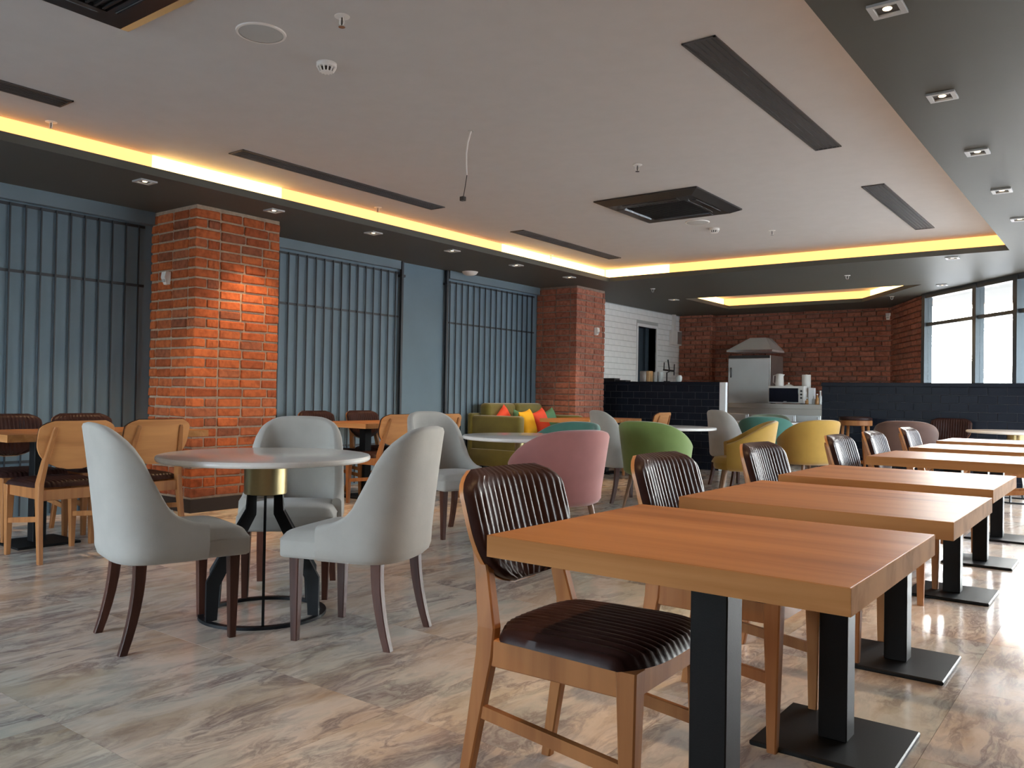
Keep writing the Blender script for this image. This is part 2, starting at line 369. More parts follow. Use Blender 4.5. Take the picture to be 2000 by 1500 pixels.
# left wall (slate part) and white tiled part with doorway
struct(B().box(WX-0.2, WX, -3.2, 10.4, 0, ZT+0.2).o('wall_left', 'slate'))
struct(B().box(WX, WX+0.06, -3.0, 3.985, 2.515, ZS).box(WX, WX+0.06, 4.85, 7.10, 2.53, ZS).box(WX, WX+0.06, 7.99, 10.0, 2.53, ZS).o('trim_1', 'slate_band'))
DY0, DY1, DZ = 13.12, 13.82, 2.31
wt = struct(B().box(WX-0.2, WX-0.008, 10.4, DY0, 0, ZT+0.2).box(WX-0.2, WX-0.008, DY1, BY+0.4, 0, ZT+0.2).box(WX-0.2, WX-0.008, DY0, DY1, DZ, ZT+0.2).o('wall_kitchen', 'white_grout'))
tw, th = 0.2, 0.1
wtile = None
for r in range(26):
    z0 = r*th+0.02; z1 = min(z0+th, ZS)
    if z0 < 1.0: continue
    off = 0.0 if r % 2 else tw/2
    for c in range(-1, 16):
        a = 11.7+off+c*tw; b_ = a+tw
        a = max(a, 11.7); b_ = min(b_, BY)
        segs = [(a, b_)]
        if z0 < DZ+0.06 and b_ > DY0-0.05 and a < DY1+0.05:
            segs = [(a, min(b_, DY0-0.05)), (max(a, DY1+0.05), b_)]
        for (p, q) in segs:
            if q-p < 0.03: continue
            if wtile is None: wtile = B().box(-0.008, 0.0, -0.097, 0.097, -0.047, 0.047, 0.002).o('tile', 'white_tile', wt); o = wtile
            else: o = again(wtile, 'tile', wt)
            o.location = (WX, (p+q)/2, (z0+z1)/2); o.scale = (1, (q-p)/tw, (z1-z0)/th)
rest = B()
rest.box(WX-0.008, WX-0.001, 11.7, DY0-0.05, 0.0, 1.0).box(WX-0.008, WX-0.001, DY1+0.05, BY, 0, 1.0)
o = rest.o('lower_tiling', 'white_tile', wt)
dr = struct(B().box(WX-0.19, WX-0.15, DY0, DY1, 0, DZ).o('door_1', 'door_blue'))
B().box(WX-0.15, WX+0.012, DY0-0.05, DY0, 0, DZ+0.05).box(WX-0.15, WX+0.012, DY1, DY1+0.05, 0, DZ+0.05).box(WX-0.15, WX+0.012, DY0, DY1, DZ, DZ+0.05).o('door_frame', 'white_paint', dr)
B().box(WX-0.15, WX-0.10, DY1-0.22, DY1-0.16, 0, DZ).o('door_edge', 'door_blue', dr)
B().tube([(WX-0.15, DY1-0.26, 1.0), (WX-0.10, DY1-0.26, 1.0), (WX-0.10, DY1-0.38, 1.0)], 0.01).o('door_handle', 'chrome', dr)
# rear wall behind the camera
RWX = -2.8
struct(B().box(-7.3, RX+0.15, -3.2, -3.0, ZS, ZT+0.2).box(RWX, RX+0.15, -3.2, -3.0, 0, ZS).o('wall_rear', 'plaster'))

# brick work -------------------------------------------------------
CH = 0.0855
brick_src = {}
def brick_mesh(key, L, D, H):
    """a worn brick: length along local Y, depth along X, height along Z"""
    if key not in brick_src:
        b = B().box(-D/2, D/2, -L/2, L/2, -H/2, H/2, 0.008)
        rr = random.Random(len(brick_src)+3)
        for v in b.v: v += Vector((rr.uniform(-.003, .003), rr.uniform(-.003, .003), rr.uniform(-.003, .003)))
        o = b.o('brick', None); me = o.data; bpy.data.objects.remove(o); brick_src[key] = me
    return brick_src[key]
def course(length, k, L=0.235, J=0.013, start_gap=0.0):
    """(center, size) of the bricks of one course"""
    out = []; p = start_gap; first = True
    full = L
    size = full if k % 2 == 0 else full*0.5-J/2
    while p < length-0.03:
        q = min(p+size, length)
        if length-q < 0.05: q = length
        out.append(((p+q)/2, q-p)); p = q+J; size = full*random.uniform(0.84, 1.06)
    return out
def lay(parent, mat, face_fn, length, z0, z1, depth, proud, key, start=None, limit=None):
    """bricks of a face; face_fn(along, out, z) -> (location, rotz)"""
    k = 0; z = z0; n = 0
    while z < z1-0.03:
        h = min(CH, z1-z)
        g = start(k) if start else (0.0, 0.0)
        for (c, s) in course(length-g[0]-g[1], k):
            jit = random.uniform(-0.003, 0.004)
            me = brick_mesh(mat+str(n % 5), 0.235, depth, CH-0.013)
            if len(me.materials) == 0: me.materials.append(MT[mat])
            loc, rz = face_fn(c+g[0], proud-depth/2+jit, z+h/2+random.uniform(-.002, .002))
            o = again(me, 'brick', parent, loc, (1, s/0.235, (h-0.013)/(CH-0.013)*random.uniform(0.95, 1.03)), (random.uniform(-.012, .012), 0, rz+random.uniform(-.01, .01)))
            n += 1
        z += CH; k += 1
    return n
def brick_pillar(label, x0, x1, y0, y1, z1, mat, mortar, group):
    cx, cy = (x0+x1)/2, (y0+y1)/2
    t = thing('brick_pillar', label, 'pillar', (cx, cy, 0), 0, group)
    B().box(x0-cx, x1-cx-0.003, y0-cy+0.003, y1-cy, 0, z1).o('core', mortar, t)
    hx, hy = (x1-x0)/2, (y1-y0)/2
    lay(t, mat, lambda a, out, z: ((hx+out, -hy+a, z), 0.0), 2*hy, 0.125, z1, 0.11, 0.007, 'a', start=lambda k: (-0.007 if k % 2 == 0 else 0.116, 0.0))
    lay(t, mat, lambda a, out, z: ((hx-a, -hy-out, z), PI/2), 2*hx, 0.125, z1, 0.11, 0.007, 'b', start=lambda k: (0.116 if k % 2 == 0 else -0.007, 0.0))
    B().box(-hx, hx+0.012, -hy-0.012, hy+0.004, 0, 0.115, 0.003).o('plinth', 'plinth', t)
    return t
brick_pillar('red brick pillar behind the nearest white round table', WX+0.005, -6.4, 3.995, 4.85, ZS, 'brick', 'mortar', 'square brick pillars')
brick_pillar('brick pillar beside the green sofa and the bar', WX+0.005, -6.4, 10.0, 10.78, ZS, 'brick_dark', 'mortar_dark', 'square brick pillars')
# back wall
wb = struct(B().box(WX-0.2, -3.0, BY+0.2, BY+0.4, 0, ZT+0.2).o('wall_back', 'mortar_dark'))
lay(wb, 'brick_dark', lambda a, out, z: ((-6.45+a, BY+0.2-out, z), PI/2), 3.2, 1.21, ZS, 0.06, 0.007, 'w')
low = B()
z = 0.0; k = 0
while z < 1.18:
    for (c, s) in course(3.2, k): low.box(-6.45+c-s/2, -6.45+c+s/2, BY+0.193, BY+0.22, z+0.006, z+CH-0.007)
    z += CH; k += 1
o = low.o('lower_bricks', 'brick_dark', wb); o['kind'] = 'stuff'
pier = struct(thing('wall_corner', None, None, (-6.79, BY+0.12, 0)))
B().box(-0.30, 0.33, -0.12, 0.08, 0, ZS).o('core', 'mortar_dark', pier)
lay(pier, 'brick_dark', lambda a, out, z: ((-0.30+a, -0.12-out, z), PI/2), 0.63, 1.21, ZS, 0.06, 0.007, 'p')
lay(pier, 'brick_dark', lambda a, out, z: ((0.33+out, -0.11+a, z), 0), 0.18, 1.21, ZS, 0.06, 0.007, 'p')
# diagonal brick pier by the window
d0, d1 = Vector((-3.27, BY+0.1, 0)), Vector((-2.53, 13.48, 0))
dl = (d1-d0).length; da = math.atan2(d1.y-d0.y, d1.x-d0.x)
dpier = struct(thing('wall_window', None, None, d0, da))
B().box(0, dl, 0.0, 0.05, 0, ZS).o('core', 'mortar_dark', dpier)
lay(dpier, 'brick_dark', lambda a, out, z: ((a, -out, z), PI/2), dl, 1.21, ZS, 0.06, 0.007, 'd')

# ceiling: lowered soffit ring, trays above --------------------------
sof = B()
ZB = ZF
sof.box(-7.3, TX0, -3.2, 15.2, ZS, ZB)                       # left
sof.box(TX1, RX+0.15, -3.2, TY1, ZS, ZB)                     # right
sof.box(TX0, TX1, -3.2, TY0, ZS, ZB)                         # front
S2 = [(-5.78, 12.24), (-5.78, 14.02), (-3.53, 13.98), (-2.33, 12.24)]
sof.box(TX0, RX+0.15, TY1, 12.24, ZS, ZB)
sof.box(TX0, -5.78, 12.24, 15.2, ZS, ZB)
sof.prism([(-2.33, 12.24), (RX+0.15, 12.24), (RX+0.15, 15.2), (-3.53, 15.2), (-3.53, 13.98)], ZS, ZB)
sof.prism([(-5.78, 14.02), (-3.53, 13.98), (-3.53, 15.2), (-5.78, 15.2)], ZS, ZB)
struct(sof.o('ceiling', 'soffit'))
tr = B(); GAP = 0.17
tr.box(TX0-GAP-0.1, TX1+GAP+0.1, TY0-GAP-0.1, TY1+GAP+0.1, ZT, ZT+0.1)
tr.box(-6.1, -1.9, 12.05, 14.3, ZT, ZT+0.1)
struct(tr.o('ceiling', 'ceil_white'))
cw = B()   # cove back walls
cw.box(TX0-GAP-0.05, TX0-GAP, TY0-GAP, TY1+GAP, ZB, ZT).box(TX1+GAP, TX1+GAP+0.05, TY0-GAP, TY1+GAP, ZB, ZT)
cw.box(TX0-GAP, TX1+GAP, TY1+GAP, TY1+GAP+0.05, ZB, ZT).box(TX0-GAP, TX1+GAP, TY0-GAP-0.05, TY0-GAP, ZB, ZT)
cw.box(-6.0, -5.93, 12.05, 14.25, ZB, ZT).box(-5.93, -3.3, 14.14, 14.2, ZB, ZT)
cw.prism([(-3.42, 14.14), (-2.12, 12.25), (-2.06, 12.25), (-3.35, 14.14)], ZB, ZT)
struct(cw.o('trim_2', 'ceil_white'))
# roof slab closing the void
struct(B().box(-7.4, RX+0.3, -3.3, 15.4, ZT+0.2, ZT+0.35).o('ceiling', 'plaster'))
# led strips in the coves
LED = 'warm led strips in the ceiling coves'
def led(label, pts):
    """pts: list of (x0,x1,y0,y1,hot) lengths of one strip"""
    x = sum((p[0]+p[1])/2 for p in pts)/len(pts); y = sum((p[2]+p[3])/2 for p in pts)/len(pts)
    t = thing('led_strip', label, 'strip light', (x, y, ZB), 0, LED)
    for (x0, x1, y0, y1, hot) in pts:
        B().box(x0-x, x1-x, y0-y, y1-y, 0.004, ZT-ZB-0.004).o('light_tube', 'led_hot' if hot else 'led_warm', t)
lx = TX0-GAP
led('long warm led strip glowing along the left ceiling cove', [(lx, lx+0.012, TY0, 3.35, 0), (lx, lx+0.012, 3.36, 4.55, 1), (lx, lx+0.012, 4.56, 7.7, 0), (lx, lx+0.012, 7.71, TY1+GAP-0.02, 1)])
ly = TY1+GAP
led('warm led strip glowing across the far end of the large tray', [(lx+0.02, -5.0, ly-0.012, ly, 1), (-4.99, TX1, ly-0.012, ly, 0)])
led('led strip hidden in the right-hand ceiling cove', [(TX1+GAP-0.012, TX1+GAP, TY0, TY1+GAP-0.02, 0)])
led('short led strip on the left side of the small bar tray', [(-5.93, -5.918, 12.25, 14.12, 1)])
led('short led strip along the back of the small bar tray', [(-5.90, -3.44, 14.128, 14.14, 0)])
t = thing('led_strip', 'slanting led strip on the window side of the small bar tray', 'strip light', (-3.43, 14.12, ZB), math.atan2(12.27-14.12, -2.14+3.43), LED)
B().box(0, 2.22, -0.012, 0.0, 0.004, ZT-ZB-0.004).o('light_tube', 'led_hot', t)

# windows ------------------------------------------------------------
def window(name, p, ang, length, mull, inward):
    """a glazed wall in local coordinates: X along the wall, Y out of the room"""
    w = bpy.data.objects.new(name, None); C.objects.link(w); w.location = p; w.rotation_euler = (0, 0, ang); w['kind'] = 'structure'
    B().box(0, length, -0.05, 0.05, 2.56, ZS).o('head_rail', 'frame_alu', w)
    B().box(0, length, -0.05, 0.05, 0.0, 0.10).o('sill_rail', 'frame_alu', w)
    for i in range(len(mull)-1):
        a, b_ = mull[i]+0.04, mull[i+1]-0.04
        B().box(a, b_, -0.03, 0.03, 2.15, 2.20).o('transom', 'frame_alu', w)
        B().box(a, b_, -0.004, 0.004, 0.10, 2.15).o('pane', 'glass', w)
        B().box(a, b_, -0.004, 0.004, 2.20, 2.56).o('pane', 'glass', w)
    for m_ in mull: B().box(m_-0.04, m_+0.04, -0.06, 0.06, 0.0, ZS).o('mullion', 'frame_alu', w)
    return w
dlen = (RX-DP.x)/DD.x*DD.length
window('window_1', DP, math.atan2(DD.y, DD.x), dlen, [0.05, 1.26, 2.07, 3.27, 4.47, 5.67, dlen-0.04], 1)
ry = DP.y+(RX-DP.x)/DD.x*DD.y
nw = 2; WY = 6.0
window('window_3', (RX, WY, 0), PI/2, ry-WY, [0.04+i*(ry-WY-0.08)/nw for i in range(nw+1)], -1)
struct(B().box(RX-0.02, RX+0.2, WY, ry+0.1, ZS, ZT+0.2).box(RX, RX+0.2, -3.2, WY, 0, ZT+0.2).o('wall_right', 'plaster'))
nw = 4
window('window_2', (-7.1, -3.1, 0), 0.0, RWX+7.1, [0.04+i*(RWX+7.1-0.08)/nw for i in range(nw+1)], -1)
a_ = DP-DD.normalized()*0.1
n_ = Vector((0.76, 0.65, 0))
e_ = DP+DD/DD.length*dlen
struct(B().prism([a_[:2], e_[:2], (e_+n_*0.15)[:2], (a_+n_*0.15)[:2]], ZF, ZT+0.2).o('wall_diagonal', 'plaster'))

# metal screens on the slate wall --------------------------------------
def screen(label, y0, y1, n, posts=()):
    t = thing('metal_screen', label, 'screen', (WX+0.018, (y0+y1)/2, 0), 0, 'black rod screens on the slate wall')
    c = (y0+y1)/2; src = None
    for i in range(n):
        y = y0+(y1-y0)*(i+0.5)/n-c
        if src is None: src = B().box(-0.0055, 0.0055, -0.0055, 0.0055, 0.02, 2.50).o('rod', 'rod_metal', t, (0, y, 0))
        else: again(src, 'rod', t, (0, y, 0))
    for z in (2.49, 1.965, 0.45):
        B().box(-0.017, -0.006, y0-c, y1-c, z-0.011, z+0.011).o('rail', 'rod_metal', t)
    for p in posts:
        q = B().box(0.0, 0.036, -0.018, 0.018, 0.0, ZS-0.002, 0.003).o('post', 'rod_metal', t, (0, p-c, 0))
        B().box(-0.03, 0.05, -0.03, 0.03, 2.44, 2.47).o('bracket', 'rod_metal', q)
    return t
screen('black rod screen on slate wall at the left edge of view', -1.0, 3.92, 42)
screen('black rod screen on slate wall between brick pillar and plain panel', 4.95, 7.12, 18, (7.14,))
screen('black rod screen on slate wall above the green sofa', 7.98, 9.92, 16, (7.955,))

# ------------------------------------------------------------------ furniture prototypes (front towards local +X)
def seat_pad(W, L, zb, H, p, amp, x0, name, mat, parent, taper=0.05):
    nu, nv = 76, 26
    def top(u, v):
        s, t = 2*u-1, 2*v-1
        y = s*W*(1+taper*t)
        ll = L*(1-abs(s)**3.5*0.26)
        x = x0+t*ll
        f = max(0.0, (1-abs(t)**7)*(1-abs(s)**7))**0.38
        rib = abs(math.cos(PI*y/p))*amp
        return (x, y, zb+H*f*(0.86+0.14*(1-s*s)*(1-t*t))+rib*f)
    b = B().grid(top, nu, nv)
    b.grid(lambda u, v: (x0+(2*v-1)*L*(1-abs(2*u-1)**3.5*0.26), (2*u-1)*W*(1+taper*(2*v-1)), zb), nu, nv)
    return b.o(name, mat, parent, smooth=50)
def leather_chair(label, loc, rz, group):
    t = thing('dining_chair', label, 'chair', loc, rz, group)
    # seat
    seat_pad(0.215, 0.225, 0.443, 0.038, 0.0265, 0.0085, 0.02, 'seat', 'leather', t)
    # back
    ZB0, ZB1 = 0.556, 0.853
    def hw(s):
        if s < 0.62: w = 0.225*math.sqrt(max(0.0, 1-(1-s/0.62)**2.3))**0.92
        else: w = 0.225
        if s > 0.80: w -= 0.075*((s-0.80)/0.20)**2.4
        return max(w, 0.045)
    def bx(y, z): return -0.187-0.30*(z-0.45)+0.75*y*y
    def front(u, v):
        q = 2*u-1; z = ZB0+(ZB1-ZB0)*v; y = q*hw(v); zz = z
        f = max(0.0, (1-abs(q)**8)*(1-abs(2*v-1)**10))**0.4
        return (bx(y, z)+0.002+0.034*f+abs(math.cos(PI*y/0.027))*0.0075*f, y, zz)
    b = B().grid(front, 80, 20)
    b.grid(lambda u, v: (bx((2*u-1)*hw(v), ZB0+(ZB1-ZB0)*v)+0.002, (2*u-1)*hw(v), ZB0+(ZB1-ZB0)*v), 80, 20)
    b.o('backrest', 'leather', t, smooth=50)
    sh = B()
    sh.grid(lambda u, v: (bx((2*u-1)*(hw(v)), ZB0-0.004+(ZB1-ZB0)*v), (2*u-1)*(hw(v)), ZB0-0.004+(ZB1-ZB0)*v), 20, 20)
    sh.grid(lambda u, v: (bx((2*u-1)*(hw(v)), ZB0-0.004+(ZB1-ZB0)*v)-0.013, (2*u-1)*(hw(v)), ZB0-0.004+(ZB1-ZB0)*v), 20, 20)
    fa = lambda u, v: None
    for side in (0, 1):
        sh.grid(lambda u, v, side=side: (bx((2*side-1)*hw(v), ZB0-0.004+(ZB1-ZB0)*v)-0.013*u, (2*side-1)*hw(v), ZB0-0.004+(ZB1-ZB0)*v), 1, 20)
        sh.grid(lambda u, v, side=side: (bx((2*v-1)*hw(side), ZB0-0.004+(ZB1-ZB0)*side)-0.013*u, (2*v-1)*hw(side), ZB0-0.004+(ZB1-ZB0)*side), 1, 20)
    sh.o('back_shell', 'ply_wood', t, smooth=40)
    # rear legs running up into posts, front legs
    for s in (-1, 1):
        B().bar([(-0.262, s*0.205, 0.0, 0.015, 0.014), (-0.225, s*0.197, 0.22, 0.019, 0.015), (-0.197, s*0.190, 0.40, 0.026, 0.016), (-0.194, s*0.187, 0.47, 0.027, 0.016),
                 (-0.222, s*0.172, 0.60, 0.022, 0.015), (-0.285, s*0.146, 0.795, 0.014, 0.014), (-0.292, s*0.144, 0.812, 0.009, 0.011)]).o('leg', 'chair_wood', t)
        B().bar([(0.205, s*0.196, 0.0, 0.0145, 0.0145), (0.205, s*0.196, 0.20, 0.019, 0.019), (0.203, s*0.194, 0.443, 0.026, 0.025)]).o('leg', 'chair_wood', t)
        B().box(-0.185, 0.19, s*0.190-0.011, s*0.190+0.011, 0.376, 0.443, 0.003).o('seat_rail', 'chair_wood', t)
        B().add([(x, s*0.197+yy, z) for (x, zc) in ((-0.215, 0.262), (0.195, 0.215)) for yy in (-0.009, 0.009) for z in (zc-0.016, zc+0.016)],
                [(0, 1, 3, 2), (4, 6, 7, 5), (0, 4, 5, 1), (2, 3, 7, 6), (0, 2, 6, 4), (1, 5, 7, 3)]).o('stretcher', 'chair_wood', t)
    B().box(0.192, 0.214, -0.175, 0.175, 0.376, 0.443, 0.003).o('seat_rail', 'chair_wood', t)
    B().box(-0.208, -0.186, -0.178, 0.178, 0.366, 0.432, 0.003).o('seat_rail', 'chair_wood', t)
    return t
def interp(tab, x):
    if x <= tab[0][0]: return tab[0][1]
    for (a, fa), (b_, fb) in zip(tab, tab[1:]):
        if x <= b_: q = (x-a)/(b_-a); return fa+(fb-fa)*q
    return tab[-1][1]
def smooth_tab(tab, x):
    return (interp(tab, x-0.012)+2*interp(tab, x)+interp(tab, x+0.012))/4
def u_shell(path, rim, zb, zin, thick, lean, name, mat, parent, nz=9, tuck=0.03, flare=0.0):
    """upholstered wrap-round shell. path: plan points front-right .. back .. front-left (x, y); rim(x,y)->height"""
    n = len(path); secs = []
    for i, (x, y) in enumerate(path):
        a = Vector(path[max(i-1, 0)]); c = Vector(path[min(i+1, n-1)]); tg = (c-a).normalized()
        nn = Vector((tg.y, -tg.x))      # outward
        if nn.dot(Vector((x, y))-Vector((0.15, 0))) < 0: nn = -nn
        zr = rim(x, y); P = []
        def at(off, z):
            q = Vector((x, y)) + nn*off
            k = max(0.0, (z-0.42)); lx = lean(x, y, k)
            return Vector((q.x+lx[0], q.y+lx[1], z))
        P.append(at(-0.085, zb))
        P.append(at(-tuck, zb)); P.append(at(-tuck*0.3, zb+0.018))
        for k in range(nz):
            f = k/(nz-1); P.append(at(flare*f, zb+0.045+(zr-0.018-zb-0.045)*f))
        P.append(at(flare-0.006, zr-0.006)); P.append(at(flare-thick*0.5, zr)); P.append(at(flare-thick+0.006, zr-0.006))
        for k in range(5):
            f = k/4; P.append(at(flare*(1-f)-thick, zr-0.018+(zin-zr+0.018)*f))
        secs.append(P)
    m = len(secs[0]); v = [p for s in secs for p in s]; f = []
    for i in range(n-1):
        for j in range(m-1): f.append((i*m+j, i*m+j+1, (i+1)*m+j+1, (i+1)*m+j))
    f.append(tuple(range(m))); f.append(tuple((n-1)*m+j for j in reversed(range(m))))
    return B().add(v, f).o(name, mat, parent, smooth=55)
def parson_chair(label, loc, rz, group):
    t = thing('dining_chair', label, 'chair', loc, rz, group)
    # plan of the wrap-round back
    hwid, xb, xs = 0.262, -0.275, 0.085
    path = [(xs-(xs+0.075)*i/8, -hwid) for i in range(8)]
    for i in range(25):
        a = -PI/2+PI*i/24; ca, sa = math.cos(a), math.sin(a); e = 2/2.7
        path.append((-0.075-(0.2)*abs(ca)**e, hwid*(1 if sa > 0 else -1)*abs(sa)**e))
    path += [(-x, y) if False else (x, -y) for (x, y) in reversed(path[:8])]
    side = [(-0.275, 0.912), (-0.262, 0.905), (-0.235, 0.885), (-0.20, 0.852), (-0.166, 0.805), (-0.14, 0.748), (-0.118, 0.678), (-0.09, 0.605), (-0.06, 0.560), (-0.03, 0.533), (0.02, 0.510), (0.07, 0.500), (0.10, 0.494)]
    def lean(x, y, k):
        g = min(1.0, max(0.0, (-0.02-x)/0.2))
        return (-0.105*k*g-0.05*k*k*g, -y*0.16*k)
    u_shell(path, lambda x, y: smooth_tab(side, x), 0.348, 0.44, 0.048, lean, 'backrest', 'grey_fabric', t, nz=10)
    # seat block
    nu, nv = 20, 20
    def top(u, v):
        s, q = 2*u-1, 2*v-1
        f = max(0.0, (1-abs(s)**8)*(1-abs(q)**8))**0.3
        return (0.045+0.225*q, 0.243*s*(1-0.03*max(0, q)), 0.425+0.055*f*(0.8+0.2*(1-s*s)*(1-q*q)))
    b = B().grid(top, nu, nv)
    def ring(z, ins): return [(0.022+(0.248-ins)*math.copysign(abs(math.cos(a))**0.12, math.cos(a)), (0.243-ins)*math.copysign(abs(math.sin(a))**0.12, math.sin(a)), z) for a in [2*PI*i/48 for i in range(48)]]
    b.box(-0.12, 0.270, -0.238, 0.238, 0.350, 0.436, 0.016, 2)
    b.o('seat', 'grey_fabric', t, smooth=50)
    for s in (-1, 1):
        sec = []
        for i in range(7):
            f = i/6; z = 0.352*(1-f); sec.append((-0.165-0.062*f**1.9, s*(0.185+0.012*f), z, 0.023-0.007*f, 0.020-0.004*f))
        B().bar(list(reversed(sec)), 0.003).o('leg', 'dark_wood', t)
        B().bar([(0.208, s*0.196, 0.0, 0.0145, 0.0145), (0.208, s*0.196, 0.352, 0.023, 0.023)], 0.003).o('leg', 'dark_wood', t)
    return t
def tub_chair(label, loc, rz, group, fabric):
    t = thing('tub_chair', label, 'chair', loc, rz, group)
    hwid = 0.305
    path = []
    for i in range(41):
        a = -PI*0.70+PI*1.40*i/40
        ca, sa = math.cos(a), math.sin(a)
        path.append((-0.005-0.285*(abs(ca)**0.95 if ca > 0 else -abs(ca)), hwid*math.copysign(abs(sa)**0.92, sa)))
    def rim(x, y):
        f = min(1.0, max(0.0, (x+0.29)/0.47)); return 0.832-0.235*(0.35*f+0.65*f*f*(3-2*f))
    def lean(x, y, k): return (x*0.30*k-0.03*k, y*0.30*k)
    u_shell(path, rim, 0.325, 0.43, 0.055, lean, 'shell', fabric, t, nz=8, tuck=0.06, flare=0.012)
    def top(u, v):
        s, q = 2*u-1, v; a = 2*PI*u; r = q
        f = max(0.0, 1-r**7)**0.35
        return (0.035+0.275*r*math.cos(a)*0.98, 0.262*r*math.sin(a), 0.40+0.062*f)
    b = B().grid(top, 32, 9); b.lathe([(0.25, 0.335), (0.262, 0.36), (0.262, 0.405)], 32, (0.02, 0))
    b.o('seat_cushion', fabric, t, smooth=50)
    for sx, sy in ((1, 1), (1, -1), (-1, 1), (-1, -1)):
        B().tube([(sx*0.225, sy*0.225, 0.0), (sx*0.165, sy*0.165, 0.34)], [0.011, 0.021], 10).o('leg', 'tub_wood', t, smooth=40)
    return t
def square_table(label, loc, rz, group):
    t = thing('wooden_table', label, 'table', loc, rz, group)
    top = B().box(-0.3715, 0.3715, -0.344, 0.344, 0.7035, 0.75, 0.0012).o('tabletop', 'table_wood', t)
    for s in (-1, 1):
        B().box(s*0.3715-0.001, s*0.3715+0.001, -0.345, 0.345, 0.7035, 0.7493).o('edge_band', 'edge_wood', top)
        B().box(-0.3725, 0.3725, s*0.344-0.001, s*0.344+0.001, 0.7035, 0.7493).o('edge_band', 'edge_wood', top)
    B().box(-0.16, 0.16, -0.16, 0.16, 0.694, 0.703).o('top_plate', 'post_metal', t)
    B().box(-0.0425, 0.0425, -0.0425, 0.0425, 0.016, 0.694, 0.003).o('post', 'post_metal', t)
    B().box(-0.20, 0.20, -0.20, 0.20, 0.0, 0.016, 0.004).o('base_plate', 'post_metal', t)
    return t
def round_table(label, loc, rz, group):
    t = thing('round_table', label, 'table', loc, rz, group)
    B().lathe([(0.470, 0.722), (0.481, 0.725), (0.486, 0.732), (0.486, 0.741), (0.481, 0.748), (0.474, 0.75)], 72).o('tabletop', 'quartz', t, smooth=35)
    B().lathe([(0.095, 0.565), (0.098, 0.568), (0.098, 0.722)], 40).o('collar', 'brass', t, smooth=40)
    leg = None
    for i in range(6):
        a = PI/3*i
        if leg is None:
            prof = [(0.083, 0.565), (0.083, 0.475), (0.238, 0.175), (0.258, 0.012), (0.292, 0.012), (0.292, 0.195), (0.142, 0.485), (0.0, 0)][:7]
            prof = [(0.048, 0.566), (0.048, 0.470), (0.222, 0.165), (0.232, 0.012), (0.285, 0.012), (0.285, 0.190), (0.098, 0.490), (0.092, 0.566)]
            v = [(r, s*0.006, z) for s in (-1, 1) for (r, z) in prof]; n = len(prof)
            f = [tuple(range(n)), tuple(reversed(range(n, 2*n)))]+[(i2, (i2+1) % n, n+(i2+1) % n, n+i2) for i2 in range(n)]
            leg = B().add(v, f).o('leg', 'black_metal', t, rot=(0, 0, a))
        else: again(leg, 'leg', t, (0, 0, 0), None, (0, 0, a))
    rg = B(); nn = 56
    for (r0, r1, z0, z1) in ((0.262, 0.290, 0.0, 0.014),):
        v = []; f = []
        for i in range(nn):
            a = 2*PI*i/nn
            for (r, z) in ((r0, z0), (r1, z0), (r1, z1), (r0, z1)): v.append((r*math.cos(a), r*math.sin(a), z))
        for i in range(nn):
            for k in range(4): f.append((i*4+k, i*4+(k+1) % 4, ((i+1) % nn)*4+(k+1) % 4, ((i+1) % nn)*4+k))
        rg.add(v, f)
    rg.o('base_ring', 'black_metal', t, smooth=40)
    return t

# ------------------------------------------------------------------ row of wooden tables on the right
GT, GC = 'square wooden tables in the window row', 'leather chairs along the window row'
tabs = [(-0.735, 1.735, 'nearest wooden pedestal table in the bottom right foreground'),
        (-0.735, 2.665, 'second wooden pedestal table from the camera in the window row'),
        (-0.765, 3.625, 'third wooden pedestal table from the camera in the window row'),
        (-0.80, 5.10, 'fourth wooden pedestal table from the camera in the window row'),
        (-0.815, 6.23, 'fifth wooden pedestal table from the camera in the window row'),
        (-0.86, 7.42, 'farthest wooden pedestal table in the window row')]
tproto = None
for (x, y, l) in tabs:
    if tproto is None: tproto = square_table(l, (x, y, 0), 0, GT)
    else: dup(tproto, l, (x, y, 0), 0, GT)
chs = [(-1.105, 1.83, 2, 'ribbed dark leather chair tucked under the nearest wooden table'),
       (-1.065, 2.655, 0, 'ribbed leather chair at the second wooden table of the window row'),
       (-1.085, 3.66, -1, 'ribbed leather chair at the third wooden table of the window row'),
       (-1.09, 4.90, 0, 'ribbed leather chair at the fourth wooden table of the window row'),
       (-1.10, 5.72, 1, 'ribbed leather chair just before the fifth table of the window row'),
       (-1.11, 6.80, 0, 'ribbed leather chair just before the farthest table of the window row')]
cproto = None
for (x, y, a, l) in chs:
    if cproto is None: cproto = leather_chair(l, (x, y, 0), math.radians(a), GC)
    else: dup(cproto, l, (x, y, 0), math.radians(a), GC)
dup(cproto, 'leather chair standing alone beyond the end of the window row', (-0.82, 8.95, 0), math.radians(180), 'leather chairs near the bar')
dup(cproto, 'dark leather chair backed against the right-hand bar counter', (-1.80, 11.0, 0), math.radians(-90), 'leather chairs near the bar')

